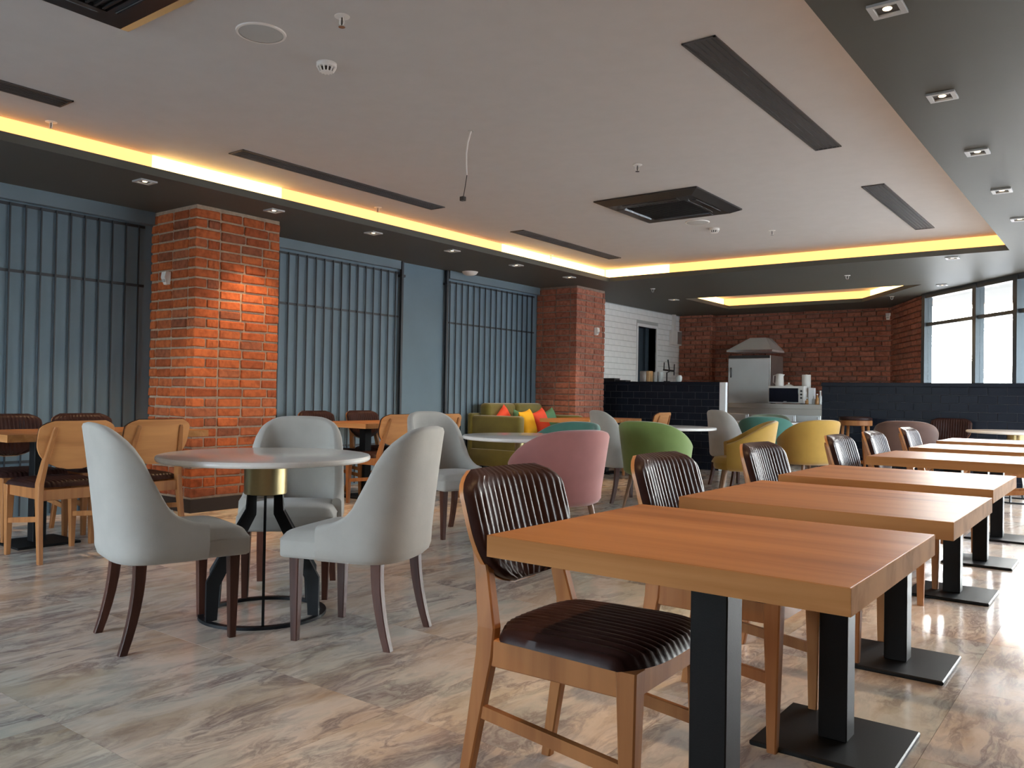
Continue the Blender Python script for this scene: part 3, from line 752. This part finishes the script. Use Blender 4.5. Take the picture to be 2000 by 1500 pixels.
# ------------------------------------------------------------------ tables by the slate wall
GW, GL = 'square wooden tables by the slate wall', 'wood-backed chairs by the slate wall'
wt_ = [(-5.91, 2.555, 'wooden table at the far left edge by the slate wall'), (-5.91, 3.247, 'wooden table joined behind the far left one before the brick pillar'),
       (-6.21, 5.80, 'wooden table beyond the brick pillar in front of the rod screen'), (-6.21, 6.492, 'wooden table joined behind the one beyond the brick pillar'),
       (-5.83, 9.19, 'wooden table in front of the green sofa'), (-5.83, 9.882, 'wooden table joined behind the one at the green sofa')]
for (x, y, l) in wt_: dup(tproto, l, (x, y, 0), 0, GW)
for (x, y, a, l) in [(-6.20, 2.58, 0, 'leather chair back against the slate wall at the left picture edge'),
                     (-6.20, 3.10, 0, 'leather chair facing out from the slate wall, nearer the brick pillar'),
                     (-5.43, 2.46, 180, 'wood-backed chair at the left, partly behind the leftmost grey chair'),
                     (-5.43, 2.98, 180, 'wood-backed chair in front of the brick pillar, left of the round table'),
                     (-6.43, 5.56, 0, 'leather chair by rod screen behind the table, nearer the brick pillar'),
                     (-6.43, 6.19, 0, 'leather chair by rod screen behind the table, farther from the pillar'),
                     (-5.76, 5.56, 180, 'wood-backed chair half hidden behind two grey chairs'),
                     (-5.76, 6.22, 180, 'wood-backed chair just left of the green sofa'),
                     (-5.25, 9.93, 180, 'wood-backed chair in front of the left bar counter')]:
    dup(cproto, l, (x, y, 0), math.radians(a), GL)

# ------------------------------------------------------------------ round tables and upholstered chairs
GR, GP, GU = 'white round tables', 'grey upholstered dining chairs', 'coloured tub chairs'
def face(x, y, tx, ty): return math.atan2(ty-y, tx-x)
rc = [(-3.284, 2.438), tuple(onz(1032, 851, 0.75)[:2]), (-3.84, 7.77), (-3.92, 10.9)]
rt = round_table('nearest white round table with brass collar and black cage base', (*rc[0], 0), face(*rc[0], 0, 0), GR)
dup(rt, 'white round table between the pink and teal tub chairs', (*rc[1], 0), face(*rc[1], 0, 0), GR)
dup(rt, 'white round table behind the green tub chair', (*rc[2], 0), face(*rc[2], 0, 0), GR)
dup(rt, 'white round table behind the yellow tub chairs, nearest the bar', (*rc[3], 0), face(*rc[3], 0, 0), GR)
pa = parson_chair('grey upholstered chair on the left of the nearest round table', (-3.315, 1.97, 0), math.radians(76), GP)
dup(pa, 'grey upholstered chair on the right of the nearest round table', (-2.70, 2.52, 0), math.radians(199), GP)
dup(pa, 'grey upholstered chair behind the nearest round table, facing the camera', (-3.56, 2.815, 0), math.radians(-46), GP)
dup(pa, 'grey upholstered chair behind the right-hand one, facing the second round table', (-4.14, 4.72, 0), math.radians(-12), GP)
dup(pa, 'grey upholstered chair left of the green tub chair', (-4.155, 7.40, 0), math.radians(58), GP)
dup(pa, 'grey upholstered chair behind the side-on yellow tub chair', (-3.86, 9.62, 0), math.radians(62), GP)
tub = tub_chair('dusty pink tub chair beyond the nearest leather chair', (-3.13, 4.66, 0), math.radians(158), GU, 'pink_fabric')
def tubc(label, x, y, a, fab): return dup(tub, label, (x, y, 0), math.radians(a), GU, {'pink_fabric': fab})
tubc('teal tub chair seen over the back of the pink one', -3.80, 5.66, -100, 'teal_fabric')
tubc('leaf green tub chair seen from behind', -3.56, 6.98, 88, 'green_fabric')
tubc('yellow tub chair seen side-on, right of the green one', -3.20, 8.15, 205, 'yellow_fabric')
tubc('yellow tub chair seen from behind, beside the row of leather chairs', -2.98, 9.50, 145, 'yellow_fabric')
tubc('teal tub chair between the two yellow ones', -3.74, 10.30, 108, 'teal_fabric')
tubc('sage green tub chair behind the far round table', -4.22, 11.62, -80, 'sage_fabric')
tubc('dark brown tub chair near the right-hand bar counter', -2.12, 10.35, 100, 'brown_fabric')

# sofa -----------------------------------------------------------------
sofa = thing('sofa', 'olive green velvet sofa against the slate wall', 'sofa', (-6.62, 9.15, 0), 0)
B().box(-0.40, 0.40, -0.76, 0.82, 0.12, 0.34, 0.02, 2).o('base', 'sofa_fabric', sofa, smooth=40)
B().box(-0.44, -0.36, -0.76, 0.82, 0.12, 0.80, 0.03, 3).o('back_frame', 'sofa_fabric', sofa, smooth=40)
for s in (-1, 1):
    B().box(-0.40, 0.40, 0.03+s*0.70-0.065, 0.03+s*0.70+0.065, 0.12, 0.775, 0.035, 3).o('arm', 'sofa_fabric', sofa, smooth=40)
    B().box(-0.18, 0.39, 0.03+s*0.32-0.315, 0.03+s*0.32+0.315, 0.34, 0.47, 0.04, 3).o('seat_cushion', 'sofa_fabric', sofa, smooth=40)
    B().box(-0.375, -0.20, 0.03+s*0.32-0.31, 0.03+s*0.32+0.31, 0.47, 0.935, 0.06, 4).o('back_cushion', 'sofa_fabric', sofa, smooth=40)
for x in (-0.34, 0.34):
    for y in (-0.69, 0.75): B().tube([(x, y, 0), (x, y, 0.13)], [0.016, 0.022], 8).o('leg', 'black_metal', sofa)
def cushion(label, mat, loc, rot, s=0.4):
    def fn(side):
        def g(u, v):
            a, b_ = 2*u-1, 2*v-1
            k = 1-0.10*(1-a*a)*abs(b_)-0.0; kk = 1-0.10*(1-b_*b_)*abs(a)
            return (side*0.065*max(0, (1-a**4)*(1-b_**4))**0.6, a*s/2*kk, b_*s/2*k)
        return g
    o = B().grid(fn(1), 14, 14).grid(fn(-1), 14, 14).o('cushion', mat, None, loc, 60, rot)
    tag(o, label, 'cushion', 'scatter cushions on the sofa'); return o
R_ = math.radians
cushion('red scatter cushion leaning on the near end of the sofa', 'red_fabric', (-6.74, 8.79, 0.70), (R_(32), R_(-12), R_(6)), 0.33)
cushion('green scatter cushion behind the mustard one on the sofa', 'jade_fabric', (-6.66, 9.07, 0.67), (R_(-12), R_(-14), R_(0)), 0.33)
cushion('mustard yellow scatter cushion at the front of the sofa', 'mustard_fabric', (-6.44, 8.91, 0.675), (R_(7), R_(-16), R_(10)), 0.36)
cushion('red scatter cushion at the middle of the sofa beside the mustard one', 'red_fabric', (-6.50, 9.30, 0.68), (R_(14), R_(-18), R_(4)), 0.35)
cushion('green scatter cushion at the far end of the sofa', 'jade_fabric', (-6.58, 9.62, 0.68), (R_(16), R_(-14), R_(-4)), 0.34)

# ------------------------------------------------------------------ bar counters
YB, ZBAR = 11.4, 1.285
def bar_counter(label, x0, x1, end_panel):
    cx = (x0+x1)/2; t = thing('bar_counter', label, 'counter', (cx, YB, 0), 0, 'black tiled bar counters')
    B().box(x0-cx, x1-cx, 0.008, 0.12, 0, ZBAR-0.05).o('body', 'black_grout', t)
    B().box(x0-cx-0.005, x1-cx+0.005, -0.015, 0.30, ZBAR-0.05, ZBAR, 0.004).o('worktop', 'black_tile', t)
    src = None; W = x1-x0
    for r in range(12):
        z0 = ZBAR-0.05-(r+1)*0.1025
        off = 0.0 if r % 2 else -0.1025
        c = off
        while c < W:
            a, b_ = max(0, c), min(W, c+0.205); c += 0.205
            if b_-a < 0.03: continue
            if src is None: src = B().box(-0.1, 0.1, -0.0, 0.009, -0.05, 0.05, 0.003).o('tile', 'black_tile', t); o = src
            else: o = again(src, 'tile', t)
            o.location = (x0-cx+(a+b_)/2, 0, z0+0.05125); o.scale = ((b_-a-0.005)/0.2, 1, 0.097/0.1)
    if end_panel:
        B().box(x1-cx+0.006, x1-cx+0.10, -0.01, 0.06, 0, ZBAR-0.005, 0.003).o('end_panel', 'white_paint', t)
    return t
bar_counter('black tiled bar counter in front of the white tiled wall', -7.05, -4.83, True)
bar_counter('black tiled bar counter on the right below the bright window', -3.38, -0.95, False)
# stuff on the left bar
napk = thing('napkin_dispenser', 'napkin dispenser with wooden side on the left bar counter', 'dispenser', (*ony(1262, 745, YB+0.14)[:2], ZBAR))
B().box(-0.085, 0.03, -0.06, 0.06, 0, 0.165, 0.012, 2).o('body', 'steel_dull', napk, smooth=40)
B().box(0.032, 0.085, -0.06, 0.06, 0, 0.165, 0.008, 2).o('side_block', 'cardboard', napk, smooth=40)
gl0 = None
for i, (px, l) in enumerate(((1281, 'clear glass tumbler beside the napkin dispenser on the bar'), (1290, 'clear glass tumbler beside the tap column on the bar'))):
    p = ony(px, 745, YB+0.14); lab = l
    o = B().lathe([(0.028, 0), (0.036, 0.01), (0.040, 0.15), (0.036, 0.15), (0.030, 0.015)], 18).o('tumbler', 'bottle_glass', None, (p.x, p.y, ZBAR), 40)
    tag(o, lab, 'glass', 'tumblers on the left bar')
p = ony(1304, 745, YB+0.15)
rack = thing('glass_rack', 'black branching stand on the left bar counter', 'stand', (p.x, p.y, ZBAR))
B().tube([(-0.015, 0, 0), (-0.015, 0, 0.14), (0.03, 0, 0.16), (0.0, 0, 0.34)], 0.011).o('stem', 'black_metal', rack)
B().tube([(-0.075, 0, 0.185), (0.11, 0, 0.165)], 0.014).o('arm', 'black_metal', rack)
for x, z0, z1 in ((-0.065, 0.185, 0.30), (0.105, 0.10, 0.27)): B().tube([(x, 0, z0), (x+0.004, 0, z1)], 0.009).o('prong', 'black_metal', rack)
B().lathe([(0.05, 0.0), (0.05, 0.012)], 20, (-0.015, 0)).o('foot', 'black_metal', rack)
p = ony(1326, 745, YB+0.14)
jar = B().lathe([(0.03, 0), (0.045, 0.02), (0.05, 0.07), (0.035, 0.10), (0.0, 0.105)], 20).o('glass_jar', 'bottle_glass', None, (p.x, p.y, ZBAR), 40)
tag(jar, 'rounded glass jar at the right of the tap stand on the bar', 'jar')
p = ony(1194, 745, YB+0.14)
bx_ = thing('till', 'dark slanted till at the left end of the bar beside the pillar', 'till', (p.x, p.y, ZBAR))
B().prism([(-0.10, -0.08), (0.10, -0.08), (0.10, 0.10), (-0.10, 0.10)], 0, 0.055).o('body', 'dark_plastic', bx_)
B().box(0.10, 0.30, -0.06, 0.09, 0, 0.025, 0.004).o('tray', 'dark_plastic', bx_)
# kitchen: steel worktop, fridge, hood, microwave
YC = 13.2
x0, x1 = -5.50, -3.90; cx = (x0+x1)/2
kc = thing('steel_counter', 'stainless steel kitchen counter between the two bars', 'counter', (cx, YC+0.3, 0))
B().box(x0-cx, x1-cx, -0.30, 0.30, 0.90, 0.975, 0.004).o('worktop', 'steel_dull', kc)
B().box(x0-cx+0.02, x1-cx-0.02, -0.26, 0.28, 0.06, 0.90).o('body', 'steel_dull', kc)
for i in range(4):
    a = x0-cx+0.04+i*0.385
    d = B().box(a, a+0.37, -0.278, -0.26, 0.10, 0.80, 0.004).o('door', 'steel', kc)
    B().tube([(a+0.33, -0.29, 0.70), (a+0.33, -0.29, 0.78)], 0.008).o('handle', 'chrome', d)
for x in (x0-cx+0.05, x1-cx-0.05): B().tube([(x, -0.2, 0), (x, -0.2, 0.06)], 0.02).o('foot', 'dark_plastic', kc)
fr = thing('refrigerator', 'tall stainless steel refrigerator against the brick back wall', 'refrigerator', (-5.365, 14.24, 0))
B().box(-0.37, 0.37, -0.30, 0.34, 0.06, 1.80, 0.006).o('cabinet', 'steel_dull', fr)
d = B().box(-0.365, 0.365, -0.34, -0.302, 0.14, 1.745, 0.008, 2).o('door', 'steel', fr)
B().tube([(-0.31, -0.355, 1.42), (-0.30, -0.375, 1.44), (-0.30, -0.375, 1.56), (-0.31, -0.355, 1.58)], 0.012).o('handle', 'dark_plastic', d)
B().box(-0.365, 0.365, -0.335, -0.302, 1.752, 1.80).o('control_strip', 'dark_plastic', fr)
B().box(-0.36, 0.36, -0.27, 0.32, 0.0, 0.06).o('plinth', 'dark_plastic', fr)
hd = thing('extractor_hood', 'pale pyramid extractor hood above the refrigerator', 'hood', (-5.51, 14.70, 1.885))
v = [(-0.42, -0.38, 0), (0.40, -0.38, 0), (0.40, 0.28, 0), (-0.42, 0.28, 0), (-0.42, -0.38, 0.035), (0.40, -0.38, 0.035), (0.40, 0.28, 0.035), (-0.42, 0.28, 0.035), (-0.12, -0.05, 0.27), (0.17, -0.05, 0.27), (0.17, 0.28, 0.27), (-0.12, 0.28, 0.27)]
B().add(v, [(0, 3, 2, 1), (0, 1, 5, 4), (1, 2, 6, 5), (2, 3, 7, 6), (3, 0, 4, 7), (4, 5, 9, 8), (5, 6, 10, 9), (6, 7, 11, 10), (7, 4, 8, 11), (8, 9, 10, 11)]).o('canopy', 'white_plastic', hd)
B().box(-0.425, 0.405, -0.386, -0.381, 0.0, 0.035).o('rim', 'chrome', hd)
B().tube([(0.16, 0.1, 0.27), (0.22, 0.1, 0.22), (0.30, 0.15, 0.12)], 0.012).o('cable', 'steel_dull', hd)
ZC = 0.975
def onc(px, yy=YC+0.22): return ony(px, 780, yy)
a, b_ = onc(1500).x, onc(1570).x
mw = thing('microwave', 'white microwave oven with dark glass door on the steel counter', 'microwave', ((a+b_)/2, YC+0.35, ZC))
w = (b_-a)/2; hh = 0.29
B().box(-w, w, -0.13, 0.05, 0.012, hh, 0.006).o('case', 'white_plastic', mw)
d = B().box(-w+0.02, w-0.085, -0.145, -0.131, 0.03, hh-0.035, 0.004).o('door', 'microwave_glass', mw)
B().box(-0.03, 0.02, -0.148, -0.145, 0.035, 0.043).o('badge', 'steel', d)
for k in range(3): B().lathe([(0.016, 0), (0.016, 0.014)], 14).o('knob', 'dark_plastic', mw, (w-0.04, -0.131, 0.21-k*0.055), 40, (PI/2, 0, 0))
for sx in (-1, 1): B().box(sx*(w-0.05)-0.02, sx*(w-0.05)+0.02, -0.1, 0.03, 0, 0.012).o('foot', 'dark_plastic', mw)
ZM = ZC+hh
p = onc(1526, YC+0.4)
kt = thing('kettle', 'white jug kettle on top of the microwave', 'kettle', (p.x, YC+0.31, ZM))
B().lathe([(0.068, 0), (0.070, 0.02), (0.060, 0.17), (0.055, 0.19), (0.05, 0.20), (0.0, 0.205)], 24).o('jug', 'white_plastic', kt, smooth=40)
B().tube([(-0.055, 0, 0.18), (-0.10, 0, 0.17), (-0.105, 0, 0.06), (-0.066, 0, 0.035)], 0.010).o('handle', 'white_plastic', kt, smooth=60)
B().add([(0.05, -0.02, 0.15), (0.05, 0.02, 0.15), (0.085, 0, 0.19), (0.05, -0.025, 0.195), (0.05, 0.025, 0.195)], [(0, 1, 2), (0, 2, 3), (1, 4, 2), (3, 2, 4), (0, 3, 4, 1)]).o('spout', 'white_plastic', kt)
p = onc(1545, YC+0.4)
ld = thing('pot_lid', 'small white pot lid on top of the microwave', 'lid', (p.x-0.01, YC+0.31, ZM))
B().lathe([(0.075, 0), (0.072, 0.008), (0.03, 0.028), (0.0, 0.032)], 24).o('dome', 'white_plastic', ld, smooth=40)
B().lathe([(0.010, 0.03), (0.016, 0.045), (0.012, 0.058), (0.0, 0.06)], 14).o('knob', 'white_plastic', ld, smooth=40)
p = onc(1572, YC+0.42)
pr = thing('paper_roll', 'white paper towel roll standing right of the kettle', 'paper roll', (p.x, YC+0.485, ZC))
B().lathe([(0.02, 0), (0.068, 0), (0.07, 0.005), (0.07, 0.475), (0.068, 0.48), (0.02, 0.48)], 28).o('roll', 'white_plastic', pr, smooth=40)
B().lathe([(0.018, 0), (0.018, 0.49)], 14).o('core', 'cardboard', pr)
p = onc(1585, YC+0.42)
o = B().box(-0.045, 0.045, -0.04, 0.04, 0, 0.265, 0.004).o('white_carton', 'white_paint', None, (p.x+0.02, YC+0.38, ZC)); tag(o, 'tall white carton right of the microwave', 'carton')
for k, (px, h, m, l) in enumerate(((1576, 0.09, 'amber', 'short amber jar in front of the white carton'), (1588, 0.13, 'bottle_glass', 'small clear bottle in front of the white carton'), (1596, 0.15, 'amber', 'amber bottle at the right end of the steel counter'), (1601, 0.20, 'bottle_glass', 'clear bottle at the right end of the steel counter'))):
    q = onc(px, YC+0.1); bt = thing('bottle', l, 'bottle', (q.x, YC+0.10+0.03*(k % 2), ZC), 0, 'bottles and jars on the steel counter')
    B().lathe([(0.024, 0), (0.026, 0.01), (0.026, h*0.6), (0.011, h*0.75), (0.011, h)], 16).o('body', m, bt, smooth=40)
    B().lathe([(0.0135, h), (0.0135, h+0.018)], 12).o('cap', 'white_plastic', bt)
# electric panel on the tiled wall
ep = thing('electric_panel', 'white electric panel with grey window on the tiled wall', 'panel', (WX, 14.56, 2.05))
B().box(0.0, 0.07, -0.20, 0.20, 0, 0.28, 0.006).o('box', 'white_plastic', ep)
B().box(0.071, 0.078, 0.0, 0.17, 0.02, 0.255, 0.002).o('window', 'steel_dull', ep)
B().box(0.0, 0.05, -0.10, -0.02, 0.28, ZS-2.05).o('conduit', 'white_plastic', ep)
# stool by the right bar
st = thing('bar_stool', 'round wooden stool in front of the right-hand bar counter', 'stool', (-2.82, 10.92, 0))
B().lathe([(0.185, 0.80), (0.195, 0.81), (0.195, 0.832), (0.17, 0.845), (0.0, 0.85)], 32).o('seat', 'leather', st, smooth=40)
B().lathe([(0.19, 0.735), (0.197, 0.74), (0.197, 0.80), (0.19, 0.80)], 32).o('apron', 'chair_wood', st, smooth=40)
for i in range(4):
    a = PI/4+i*PI/2
    B().tube([(0.235*math.cos(a), 0.235*math.sin(a), 0), (0.165*math.cos(a), 0.165*math.sin(a), 0.76)], [0.014, 0.02], 8).o('leg', 'chair_wood', st, smooth=40)
for i in range(4):
    a = PI/4+i*PI/2; b2 = a+PI/2; r = 0.21
    B().tube([(r*math.cos(a), r*math.sin(a), 0.28), (r*math.cos(b2), r*math.sin(b2), 0.28)], 0.011, 8).o('footrest', 'chair_wood', st, smooth=40)
# far right round tables
dup(rt, 'white round table by the diagonal window at the right picture edge', (-1.02, 10.35, 0), 0.4, GR)

# ------------------------------------------------------------------ ceiling fittings
# linear diffusers
def diffuser(label, x, y0, y1):
    t = thing('linear_diffuser', label, 'air vent', (x, (y0+y1)/2, ZT), 0, 'long slot air vents in the ceiling')
    h = (y1-y0)/2; w = 0.09
    f = B().box(-w, -w+0.012, -h, h, -0.008, 0).box(w-0.012, w, -h, h, -0.008, 0).box(-w, w, -h, -h+0.012, -0.008, 0).box(-w, w, h-0.012, h, -0.008, 0)
    f.o('frame', 'vent', t)
    B().box(-w+0.012, w-0.012, -h+0.012, h-0.012, -0.002, 0).o('throat', 'vent', t)
    for i in range(5):
        x_ = -w+0.028+i*0.031
        B().box(x_-0.0015, x_+0.0015, -h+0.012, h-0.012, -0.008, -0.002).o('blade', 'vent', t)
    return t
diffuser('long dark slot vent in the ceiling, upper right', -1.75, 3.81, 5.99)
diffuser('shorter-looking dark slot vent in the ceiling near the right cove', -1.75, 7.22, 9.33)
diffuser('slot vent above the nearest round table along the left cove', -5.37, 3.66, 5.90)
diffuser('slot vent in the far left ceiling near the cove corner', -5.38, 7.18, 9.30)
diffuser('slot vent cut by the left picture edge', -5.37, 0.25, 2.44)
def cassette(label, x, y):
    t = thing('air_conditioner', label, 'air conditioner', (x, y, ZT-0.001), 0, 'black ceiling cassette air conditioners')
    h = 0.505; g = 0.29; z1, z2 = -0.012, -0.05
    def sq(r, z): return [(-r, -r, z), (r, -r, z), (r, r, z), (-r, r, z)]
    v = sq(h, 0)+sq(h, z1)+sq(0.42, z2)+sq(g, z2)+sq(g, z2+0.018)
    f = []
    for k in range(4):
        for i in range(4): f.append((k*4+i, k*4+(i+1) % 4, (k+1)*4+(i+1) % 4, (k+1)*4+i))
    f.append((16, 17, 18, 19))
    B().add(v, f).o('panel', 'ac_black', t)
    gr = B()
    for i in range(15): q = -g+0.02+i*(2*g-0.04)/14; gr.box(-g+0.005, g-0.005, q-0.006, q+0.006, z2+0.002, z2+0.014)
    gr.o('intake_grille', 'ac_grille', t)
    for k in range(4):
        lv = B().box(0.325, 0.395, -0.27, 0.27, z2-0.004, z2+0.004, 0.003)
        lv.o('louvre', 'ac_black', t, rot=(0, 0, k*PI/2))
        B().box(0.312, 0.318, -0.26, 0.26, z2-0.006, z2-0.001).o('louvre_trim', 'chrome', t, rot=(0, 0, k*PI/2))
    return t
cassette('black ceiling air conditioner in the middle of the ceiling', -3.47, 6.97)
cassette('black ceiling air conditioner cut by the top left picture edge', -3.5, 1.60)
def on_ceiling(px, py, z): p = onz(px, py, z); return (p.x, p.y, z)
def speaker(label, px, py):
    t = thing('ceiling_speaker', label, 'speaker', on_ceiling(px, py, ZT), 0, 'round ceiling speakers')
    B().lathe([(0.105, -0.006), (0.112, -0.004), (0.115, 0.0)], 40).o('grille', 'speaker_cloth', t, smooth=50)
    B().lathe([(0.108, -0.007), (0.12, -0.006), (0.122, 0.0)], 40, cap=False).o('rim', 'white_plastic', t, smooth=50)
speaker('round grey ceiling speaker at the upper left', 510, 64)
speaker('round grey ceiling speaker beyond the middle air conditioner', 1362, 434)
def smoke(label, px, py, z=ZT):
    t = thing('smoke_detector', label, 'smoke detector', on_ceiling(px, py, z), 0, 'smoke detectors')
    B().lathe([(0.0, -0.05), (0.025, -0.05), (0.034, -0.046)], 24, cap=False).o('cap', 'white_plastic', t, smooth=40)
    B().lathe([(0.050, -0.024), (0.054, -0.020), (0.054, -0.008), (0.048, -0.007), (0.055, 0.0)], 28).o('base', 'white_plastic', t, smooth=40)
    B().lathe([(0.030, -0.046), (0.034, -0.022)], 24).o('chamber', 'dark_plastic', t, smooth=40)
    for i in range(12):
        a = 2*PI*i/12
        B().tube([(0.034*math.cos(a), 0.034*math.sin(a), -0.047), (0.047*math.cos(a), 0.047*math.sin(a), -0.022)], 0.0045, 6).o('rib', 'white_plastic', t)
smoke('white ribbed smoke detector below the upper left speaker', 638, 124)
smoke('white smoke detector beyond the middle air conditioner', 1395, 446)
smoke('white smoke detector inside the small bar tray', 1537, 562)
def sprinkler(label, px, py, z):
    t = thing('sprinkler', label, 'sprinkler', on_ceiling(px, py, z), 0, 'ceiling sprinklers')
    B().lathe([(0.016, -0.006), (0.036, -0.003), (0.037, 0.0)], 24).o('escutcheon', 'white_plastic', t, smooth=40)
    B().tube([(-0.014, 0, -0.005), (-0.016, 0, -0.03), (-0.006, 0, -0.048), (0.006, 0, -0.048), (0.016, 0, -0.03), (0.014, 0, -0.005)], 0.0035, 6).o('yoke', 'white_plastic', t)
    B().tube([(0, 0, -0.005), (0, 0, -0.045)], 0.0035, 6).o('bulb', 'dark_plastic', t)
    B().lathe([(0.016, -0.052), (0.016, -0.049)], 16).o('deflector', 'chrome', t)
for px, py, z, l in ((668, 32, ZT, 'sprinkler head at the top of the picture near the speaker'), (100, 238, ZT, 'sprinkler head beside the cove at the far left'), (738, 405, ZT, 'sprinkler head beside the cove above the rod screen'),
                     (1076, 498, ZT, 'sprinkler head by the cove near the tray corner'), (1245, 322, ZT, 'sprinkler head left of and above the middle air conditioner'), (1508, 450, ZT, 'sprinkler head right of the far smoke detector'),
                     (1655, 538, ZS, 'sprinkler head on the soffit just before the small bar tray'), (1275, 564, ZS, 'sprinkler head on the soffit before the white tiled wall'), (1742, 579, ZS, 'sprinkler head on the soffit near the window pier')):
    sprinkler(l, px, py, z)
# hanging cable
p = onz(920, 256, ZT)
wr = thing('hanging_cable', 'white cable dangling from the ceiling with a black connector', 'cable', (p.x, p.y, ZT))
dpt = AW.dot(p)
def off(px, py): return AR*((px-920)/F_PX*dpt) + AU*((256-py)/F_PX*dpt)
pts = [off(920, 256), off(914, 278), off(911, 300), off(911, 322), off(912, 342)]
B().tube(pts, 0.005, 8).o('cable_sheath', 'white_plastic', wr, smooth=60)
B().tube([off(912, 342), off(909, 362), off(905, 385)], 0.003, 6).o('inner_wire', 'dark_plastic', wr)
q = off(904, 388)
B().box(q.x-0.018, q.x+0.018, q.y-0.015, q.y+0.015, q.z-0.015, q.z+0.015, 0.003).o('connector', 'dark_plastic', wr)
B().lathe([(0.02, -0.002), (0.022, 0)], 16).o('hole_rim', 'speaker_cloth', wr)
# downlights
lamp_data = bpy.data.lights.new('downlight_lamp', 'SPOT'); lamp_data.energy = DOWNLIGHT_W; lamp_data.color = (1.0, 0.66, 0.36)
lamp_data.spot_size = math.radians(82); lamp_data.spot_blend = 0.75; lamp_data.shadow_soft_size = 0.035
lamp_wall = lamp_data.copy(); lamp_wall.energy = DOWNLIGHT_W*1.6
dproto = None
def downlight(label, x, y, group):
    global dproto
    if dproto is None:
        t = thing('downlight', label, 'ceiling light', (x, y, ZS), 0, group); w, q = 0.066, 0.043
        B().box(-w, -q, -w, w, -0.012, 0, 0.001).box(q, w, -w, w, -0.012, 0, 0.001).box(-q, q, -w, -q, -0.012, 0, 0.001).box(-q, q, q, w, -0.012, 0, 0.001).o('frame', 'lamp_frame', t)
        B().box(-q, q, -q, q, -0.003, -0.0005).o('reflector', 'dark_plastic', t)
        B().lathe([(0.016, -0.006), (0.018, -0.003)], 20).o('bulb', 'lamp_on', t)
        L = bpy.data.objects.new('lamp', lamp_data); C.objects.link(L); L.parent = t; L.location = (0, 0, -0.016)
        dproto = t
    else: t = dup(dproto, label, (x, y, ZS), 0, group)
    return t
ORD = ['first', 'second', 'third', 'fourth', 'fifth', 'sixth', 'seventh', 'eighth']
for i in range(5): downlight('square recessed downlight on the right soffit, %s from the top of the picture' % ORD[i], -0.81, 3.54+1.18*i, 'downlights on the right soffit')
for i in range(2): downlight(('square recessed downlight over the first wooden table, out of the picture', 'square recessed downlight over the second wooden table, out of the picture')[i], -0.81, 1.18*(i+1), 'downlights on the right soffit')
for i in range(6):
    t = downlight('small recessed downlight on the left soffit, %s counting from the left' % ORD[i], -6.04, 3.33+1.183*i, 'downlights on the left soffit')
    for ch in t.children:
        if ch.type == 'LIGHT': ch.data = lamp_wall
for px, py, l in ((1860, 503, 'recessed downlight on the soffit behind the large tray, near the window'), (1840, 556, 'recessed downlight on the soffit right of the small bar tray'), (1316, 585, 'recessed downlight on the soffit left of the small bar tray')):
    p = onz(px, py, ZS); t = downlight(l, p.x, p.y, 'downlights around the bar')
    for ch in t.children:
        if ch.type == 'LIGHT': ch.data = lamp_wall
p = onz(918, 531, ZS)
dm = thing('dome_lamp', 'white round dome fitting on the soffit above the sofa screen', 'dome fitting', (p.x, p.y, ZS))
B().lathe([(0.0, -0.05), (0.05, -0.046), (0.085, -0.03), (0.098, -0.012)], 32, cap=False).o('dome', 'white_plastic', dm, smooth=50)
B().lathe([(0.10, -0.012), (0.105, 0)], 32).o('base', 'white_plastic', dm, smooth=50)
# wall sensors
def sensor(label, loc, rz):
    t = thing('motion_sensor', label, 'sensor', loc, rz, 'white wall motion sensors')
    B().add([(-0.032, 0, 0), (0.032, 0, 0), (0.036, 0, 0.11), (-0.036, 0, 0.11), (-0.024, -0.03, 0.0), (0.024, -0.03, 0.0), (0.03, -0.055, 0.06), (-0.03, -0.055, 0.06), (0.034, -0.045, 0.11), (-0.034, -0.045, 0.11)],
            [(0, 3, 2, 1), (0, 1, 5, 4), (4, 5, 6, 7), (7, 6, 8, 9), (9, 8, 2, 3), (0, 4, 7, 9, 3), (1, 2, 8, 6, 5)]).o('housing', 'white_plastic', t)
    B().box(-0.02, 0.02, -0.05, -0.036, 0.02, 0.045).o('lens', 'speaker_cloth', t)
sensor('white motion sensor on the nearer brick pillar', (-6.80, 3.985, 1.965), 0.0)
sensor('white motion sensor on the brick pillar beside the bar', (-6.39, 10.51, 1.95), PI/2)
sensor('white motion sensor high on the back brick wall near the window', (-3.36, BY+0.19, 2.42), 0.0)
